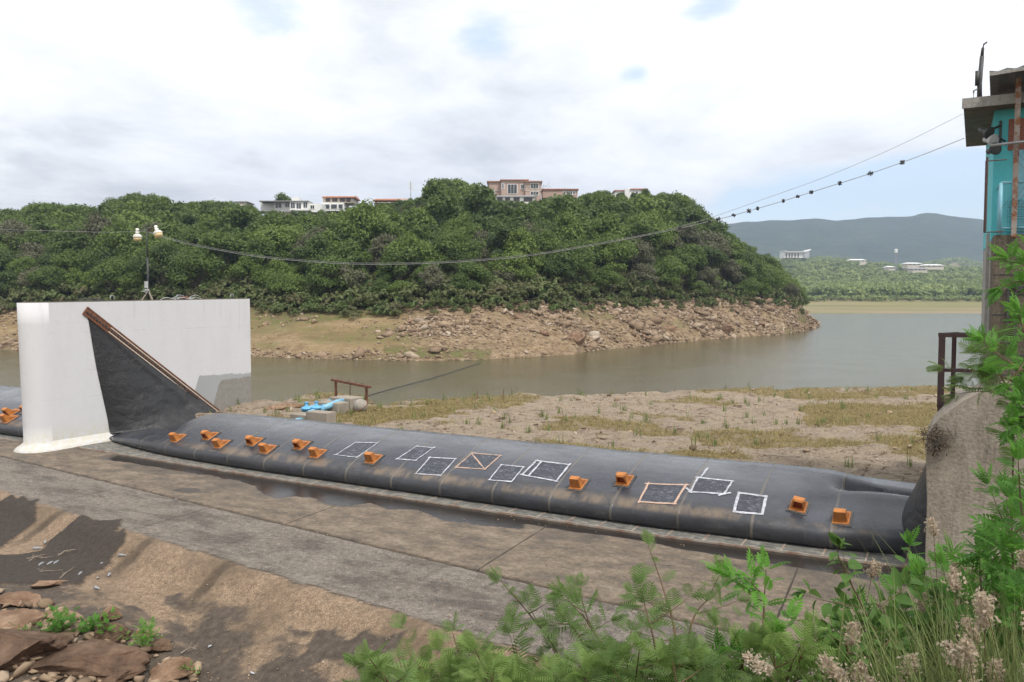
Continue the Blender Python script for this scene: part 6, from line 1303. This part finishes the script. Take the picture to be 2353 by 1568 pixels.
plant('feathery_shrub', 'tall feathery shrub whose thin brown stem tops out over the paving', [[(1570, 1640, 5.0), (1550, 1450, 5.3), (1520, 1340, 5.5), (1490, 1255, 5.6)], [(1570, 1640, 5.0), (1590, 1430, 5.4), (1660, 1350, 5.6)]], T_FERN, M_SHR, .18, .085, 3, group=FG, side=3)
plant('feathery_shrub', 'dense bright feathery shrub in the middle of the bottom thicket', [[(1560, 1680, 4.2), (1520, 1560, 4.2), (1500, 1460, 4.2), (1480, 1390, 4.3)], [(1540, 1680, 4.2), (1440, 1560, 4.3), (1400, 1500, 4.4)], [(1560, 1680, 4.2), (1600, 1570, 4.1), (1640, 1520, 4.1)], [(1530, 1680, 4.1), (1460, 1600, 4.0), (1400, 1560, 4.0)], [(1560, 1680, 4.0), (1560, 1600, 3.9), (1545, 1520, 3.9)]], T_FERN, M_SHR, .18, .062, 4, group=FG, side=3)
plant('feathery_shrub', 'feathery shrub with upright dark stem left of the dense bright one', [[(1400, 1650, 4.7), (1385, 1500, 4.8), (1350, 1420, 5.0), (1330, 1350, 5.1)], [(1400, 1650, 4.7), (1340, 1480, 4.9), (1280, 1400, 5.0)], [(1400, 1650, 4.7), (1360, 1570, 4.6), (1300, 1545, 4.6)], [(1410, 1650, 4.6), (1440, 1540, 4.6), (1450, 1450, 4.7)]], T_FERN, M_SHR, .18, .08, 5, group=FG, side=3)
plant('feathery_shrub', 'low feathery shrub along the bottom edge between centre and right', [[(1680, 1680, 4.2), (1650, 1590, 4.2), (1600, 1540, 4.2)], [(1700, 1680, 4.2), (1710, 1570, 4.3), (1700, 1490, 4.3)], [(1300, 1680, 4.2), (1240, 1600, 4.2), (1180, 1570, 4.2)], [(1320, 1680, 4.2), (1330, 1600, 4.1), (1350, 1540, 4.1)], [(1200, 1680, 4.3), (1160, 1600, 4.3), (1100, 1560, 4.3)]], T_FERN, M_SHR, .18, .08, 6, group=FG, side=3)
rf_ = random.Random(31)
for k_, (u0, lab) in enumerate(((900, 'low feathery sprig at the bottom edge, left end of the thicket'), (1010, 'feathery shrub top poking up at the bottom edge, second from the left'), (1130, 'small feathery shrub under the leaning acacia'), (1240, 'feathery shrub at the bottom edge just right of the leaning acacia'), (1345, 'bushy feathery shrub at the bottom edge, centre of the thicket'), (1450, 'feathery shrub in front of the dense bright one'), (1570, 'feathery shrub filling the bottom edge left of the lone sapling'), (1690, 'feathery shrub directly below the lone sapling'), (1810, 'feathery shrub at the bottom edge right of the lone sapling'))):
    top = 1530 - (u0 - 900) * .07 + rf_.uniform(-15, 15); D_ = 4.3 + rf_.uniform(-.3, .4)
    plant('feathery_shrub', lab, [[(u0 + rf_.uniform(-20, 20), 1690, D_), (u0 + rf_.uniform(-30, 30), (top + 1690) / 2, D_), (u0 + rf_.uniform(-70, 70), top + rf_.uniform(-10, 60), D_ + rf_.uniform(-.2, .2))] for q in range(3)], T_FERN, M_SHR, .19, .08, 40 + k_, group=FG, side=3)
BG = 'leafy saplings on the near bank'
plant('leafy_sapling', 'bright green sapling with whorls of pointed leaves, standing alone against the paving', [[(1745, 1640, 4.6), (1752, 1500, 4.7), (1755, 1400, 4.8), (1760, 1310, 4.9)]], T_PIN, M_BRD, .22, .05, 10, .014, group=BG)
plant('leafy_sapling', 'smaller bright sapling tuft at the bottom left of the lone tall one', [[(1650, 1660, 4.2), (1655, 1570, 4.3), (1660, 1510, 4.3)]], T_PIN, M_BRD, .18, .05, 11, group=BG)
plant('leafy_sapling', 'leafy sapling in front of the black bag end at the right', [[(2030, 1600, 5.5), (2050, 1450, 5.8), (2075, 1330, 6.0), (2090, 1255, 6.1)], [(2030, 1600, 5.5), (2000, 1480, 5.7), (1960, 1400, 5.8)]], T_PIN, M_BRD, .20, .06, 12, group=BG)
plant('leafy_sapling', 'leafy green sapling before the foot of the grey abutment', [[(2180, 1600, 5.2), (2190, 1420, 5.5), (2200, 1340, 5.6), (2190, 1275, 5.7)], [(2180, 1600, 5.2), (2120, 1450, 5.3), (2110, 1330, 5.5)], [(2180, 1600, 5.2), (2250, 1420, 5.3), (2270, 1330, 5.4)]], T_PIN, M_BRD, .20, .06, 13, group=BG)
plant('leafy_sapling', 'bright sapling at the right edge in front of the abutment face', [[(2330, 1640, 4.4), (2330, 1400, 4.6), (2325, 1240, 4.8), (2320, 1150, 4.9)], [(2330, 1640, 4.4), (2360, 1300, 4.5), (2345, 1150, 4.6), (2340, 1060, 4.6)], [(2330, 1640, 4.4), (2260, 1380, 4.7), (2250, 1270, 4.8)], [(2340, 1640, 4.3), (2370, 1450, 4.3), (2330, 1380, 4.3)]], T_PIN, M_BRD, .20, .05, 14, group=BG)
plant('leafy_bush', 'bush hanging over the top of the abutment below the house', [[(2440, 1120, 6.4), (2400, 960, 6.5), (2345, 890, 6.6), (2290, 860, 6.7)], [(2440, 1120, 6.4), (2400, 900, 6.4), (2365, 800, 6.5), (2340, 720, 6.5)], [(2440, 1120, 6.4), (2380, 980, 6.3), (2340, 960, 6.3), (2325, 985, 6.3)], [(2430, 1100, 6.3), (2370, 900, 6.3), (2350, 850, 6.3), (2315, 880, 6.3)], [(2440, 1120, 6.2), (2400, 980, 6.2), (2345, 920, 6.2)], [(2440, 1000, 6.5), (2400, 800, 6.6), (2360, 740, 6.7)]], T_PIN, M_BRD, .20, .055, 15, .018, cat='bush')
plant('leafy_bush', 'sparse leafy twigs at the right edge before the mossy pedestal', [[(2480, 900, 6.8), (2420, 700, 6.8), (2370, 620, 6.8), (2320, 600, 6.8)], [(2480, 900, 6.8), (2400, 720, 6.8), (2350, 650, 6.8), (2305, 660, 6.8)]], T_PIN, M_BRD, .24, .085, 16, .014, cat='bush')
plant('feathery_shrub', 'feathery twig reaching left across the steel platform rail', [[(2330, 900, 7.2), (2280, 870, 7.3), (2230, 850, 7.4), (2170, 845, 7.5)], [(2330, 920, 7.2), (2270, 900, 7.3), (2200, 905, 7.4)], [(2330, 920, 7.2), (2280, 830, 7.2), (2255, 810, 7.3)]], T_FERN, M_SHR, .26, .10, 17, .008)
OG = 'broad oval-leaved plants on the near bank'
plant('oval_leaf_plant', 'plant with drooping oval leaves and upright tip right of the lone sapling', [[(2060, 1640, 4.6), (2020, 1480, 4.8), (1975, 1380, 4.9), (1930, 1290, 5.0), (1925, 1250, 5.0)]], T_OV, M_OVL, .17, .04, 18, .012, group=OG, droop=.4)
plant('oval_leaf_plant', 'dark oval-leaved bush beneath the drooping plant', [[(1940, 1640, 4.6), (1900, 1520, 4.7), (1860, 1440, 4.8)], [(1950, 1640, 4.6), (1950, 1500, 4.6), (1930, 1430, 4.7)], [(1960, 1640, 4.5), (2010, 1520, 4.6), (2060, 1450, 4.7)], [(1900, 1640, 4.5), (1850, 1550, 4.5), (1800, 1500, 4.5)], [(1930, 1640, 4.4), (1900, 1580, 4.4), (1870, 1540, 4.4)]], T_OV, M_OVL, .15, .028, 19, group=OG, droop=.2)
plant('oval_leaf_plant', 'oval-leaved bush filling the right bank in front of the abutment foot', [[(2130, 1640, 4.8), (2110, 1500, 4.9), (2080, 1400, 5.0)], [(2140, 1640, 4.8), (2160, 1480, 4.9), (2150, 1380, 5.0)], [(2150, 1640, 4.8), (2220, 1500, 4.8), (2240, 1400, 4.9)], [(2100, 1640, 4.6), (2040, 1540, 4.7), (2010, 1440, 4.8)], [(2300, 1640, 4.6), (2300, 1540, 4.6), (2330, 1450, 4.6)]], T_OV, M_OVL, .16, .028, 20, group=OG)
# weeds among the lower left boulders (their roots stand on the debris)
for i, (u, v, h_, T, mt, ls, lab) in enumerate(((135, 1470, .55, T_PIN, M_BRD, .16, 'leafy green weed among the left boulders'), (225, 1465, .42, T_PIN, M_BRD, .15, 'green weed with orange-tinged leaves beside the wedge-shaped boulder'), (335, 1500, .60, T_FERN, M_BRD, .15, 'bushy upright green weed right of the boulders'), (440, 1560, .30, T_OV, M_OVL, .07, 'small weed beside the light tan boulder'), (60, 1480, .4, T_OV, M_OVL, .08, 'yellowish weed clump at the left edge'))):
    g = on_pave(u, v); W = loc2w(*g); rng = np.random.default_rng(500 + i); D = float(W[1]); stems = []
    for k in range(6): stems.append([(u + 3 * k - 8, v, D), (u + rng.normal() * 18, v - h_ * 60, D + rng.normal() * .1), (u + rng.normal() * 32, v - h_ * 110 * rng.uniform(.7, 1.1), D + rng.normal() * .15)])
    plant('weed', lab, stems, T, mt, ls, .05, 901 + i, .006, cat='weed', tipn=3, side=1)
# grass on the near bank
def tuft(u, D, n_, hgt, sp, seed, lab, plumes=0, ph=.16, lean=.55, pm=None, gz=None):
    rng = np.random.default_rng(seed); x = float(xcol(u, D)); z = float(bank_h(np.array(x), np.array(D))) if gz is None else gz; rt = empty('plumed_grass' if plumes else 'grass_tuft', (x, D, z)); P = rng.normal(size=(n_, 3)) * np.array([sp, sp, 0]); P[:, 2] = 0
    V, F, T = blades(P, hgt, .011, lean, rng); link('blades', mesh_np('blades', V, F, M_GRS, False, dict(tint=T)), rt)
    st = MB(); PP = []; NN = []
    for k in range(plumes):
        b = Vector((rng.normal() * sp * .7, rng.normal() * sp * .7, 0)); t = Vector((rng.normal() * .22, rng.normal() * .15, hgt * rng.uniform(.85, 1.25))); e_ = b + t; st.tube([b, b + t * .5 + Vector((0, 0, .04)), e_], [.004, .003, .002], 4); m = 260; s = rng.uniform(0, 1, m); d = np.array(t.normalized()) * .6 + np.array([t.x, t.y, 0]) * .6
        wd_ = .038 * np.sin(np.pi * (s * .85 + .08)); q = np.array(e_) + (s[:, None] - .2) * ph * d + rng.normal(size=(m, 3)) * wd_[:, None] * .62; PP.append(q); NN.append(rng.normal(size=(m, 3)))
    if plumes:
        st.build('stalk', M_GRS if 0 else M_STEM, rt); PP = np.concatenate(PP); NN = np.concatenate(NN); NN /= np.linalg.norm(NN, axis=1, keepdims=True); V, F = quads_at(PP, NN, .024, rng, (.3, .6)); link('plume', mesh_np('plume', V, F, M_PLUME), rt)
    tag(rt, lab, 'grass', 'grass clumps on the near bank')
for i, (u, D, n_, h_, sp, pl__, lab) in enumerate(((1960, 3.9, 500, .75, .16, 7, 'tall grass with pinkish plumes, tallest plume group near the bottom'), (2130, 3.8, 700, .85, .20, 7, 'thick green grass with pale plumes right of the tallest plume group'), (2230, 3.7, 900, .85, .24, 5, 'thick long-bladed grass near the bottom right corner'), (2340, 3.9, 600, .9, .2, 4, 'grass with few plumes at the right edge'), (1850, 3.9, 260, .55, .14, 4, 'short plumed grass left of the tall plumes'), (2090, 4.9, 300, .95, .18, 5, 'plumed grass rising behind the oval-leaved bush'), (2200, 5.2, 300, 1.15, .2, 6, 'pinkish plumes in front of the abutment foot'), (2300, 4.8, 260, 1.2, .2, 3, 'sparse plumes at the right, higher on the bank'), (1760, 3.8, 200, .4, .14, 2, 'short grass at the bottom under the lone sapling'))):
    tuft(u, D, int(n_ * 1.8), h_, sp * 1.25, 700 + i, lab, pl__ * 2, ph=.16)
# low cover on the bank
rng = np.random.default_rng(44); n_ = 42000; x = rng.uniform(-1.0, 9, n_); y = rng.uniform(2.2, 13, n_); ok = (x / y > .16) & (fbm(x * .6, y * .6, 3, 4) > .30); x = x[ok]; y = y[ok]; V, F, T = blades(np.stack([x, y, bank_h(x, y)], -1), .30, .016, .8, rng); o = link('bank_grass', mesh_np('bank_grass', V, F, M_GRS, False, dict(tint=T))); tag(o, 'rough green grass covering the near bank', 'grass', kind='stuff')
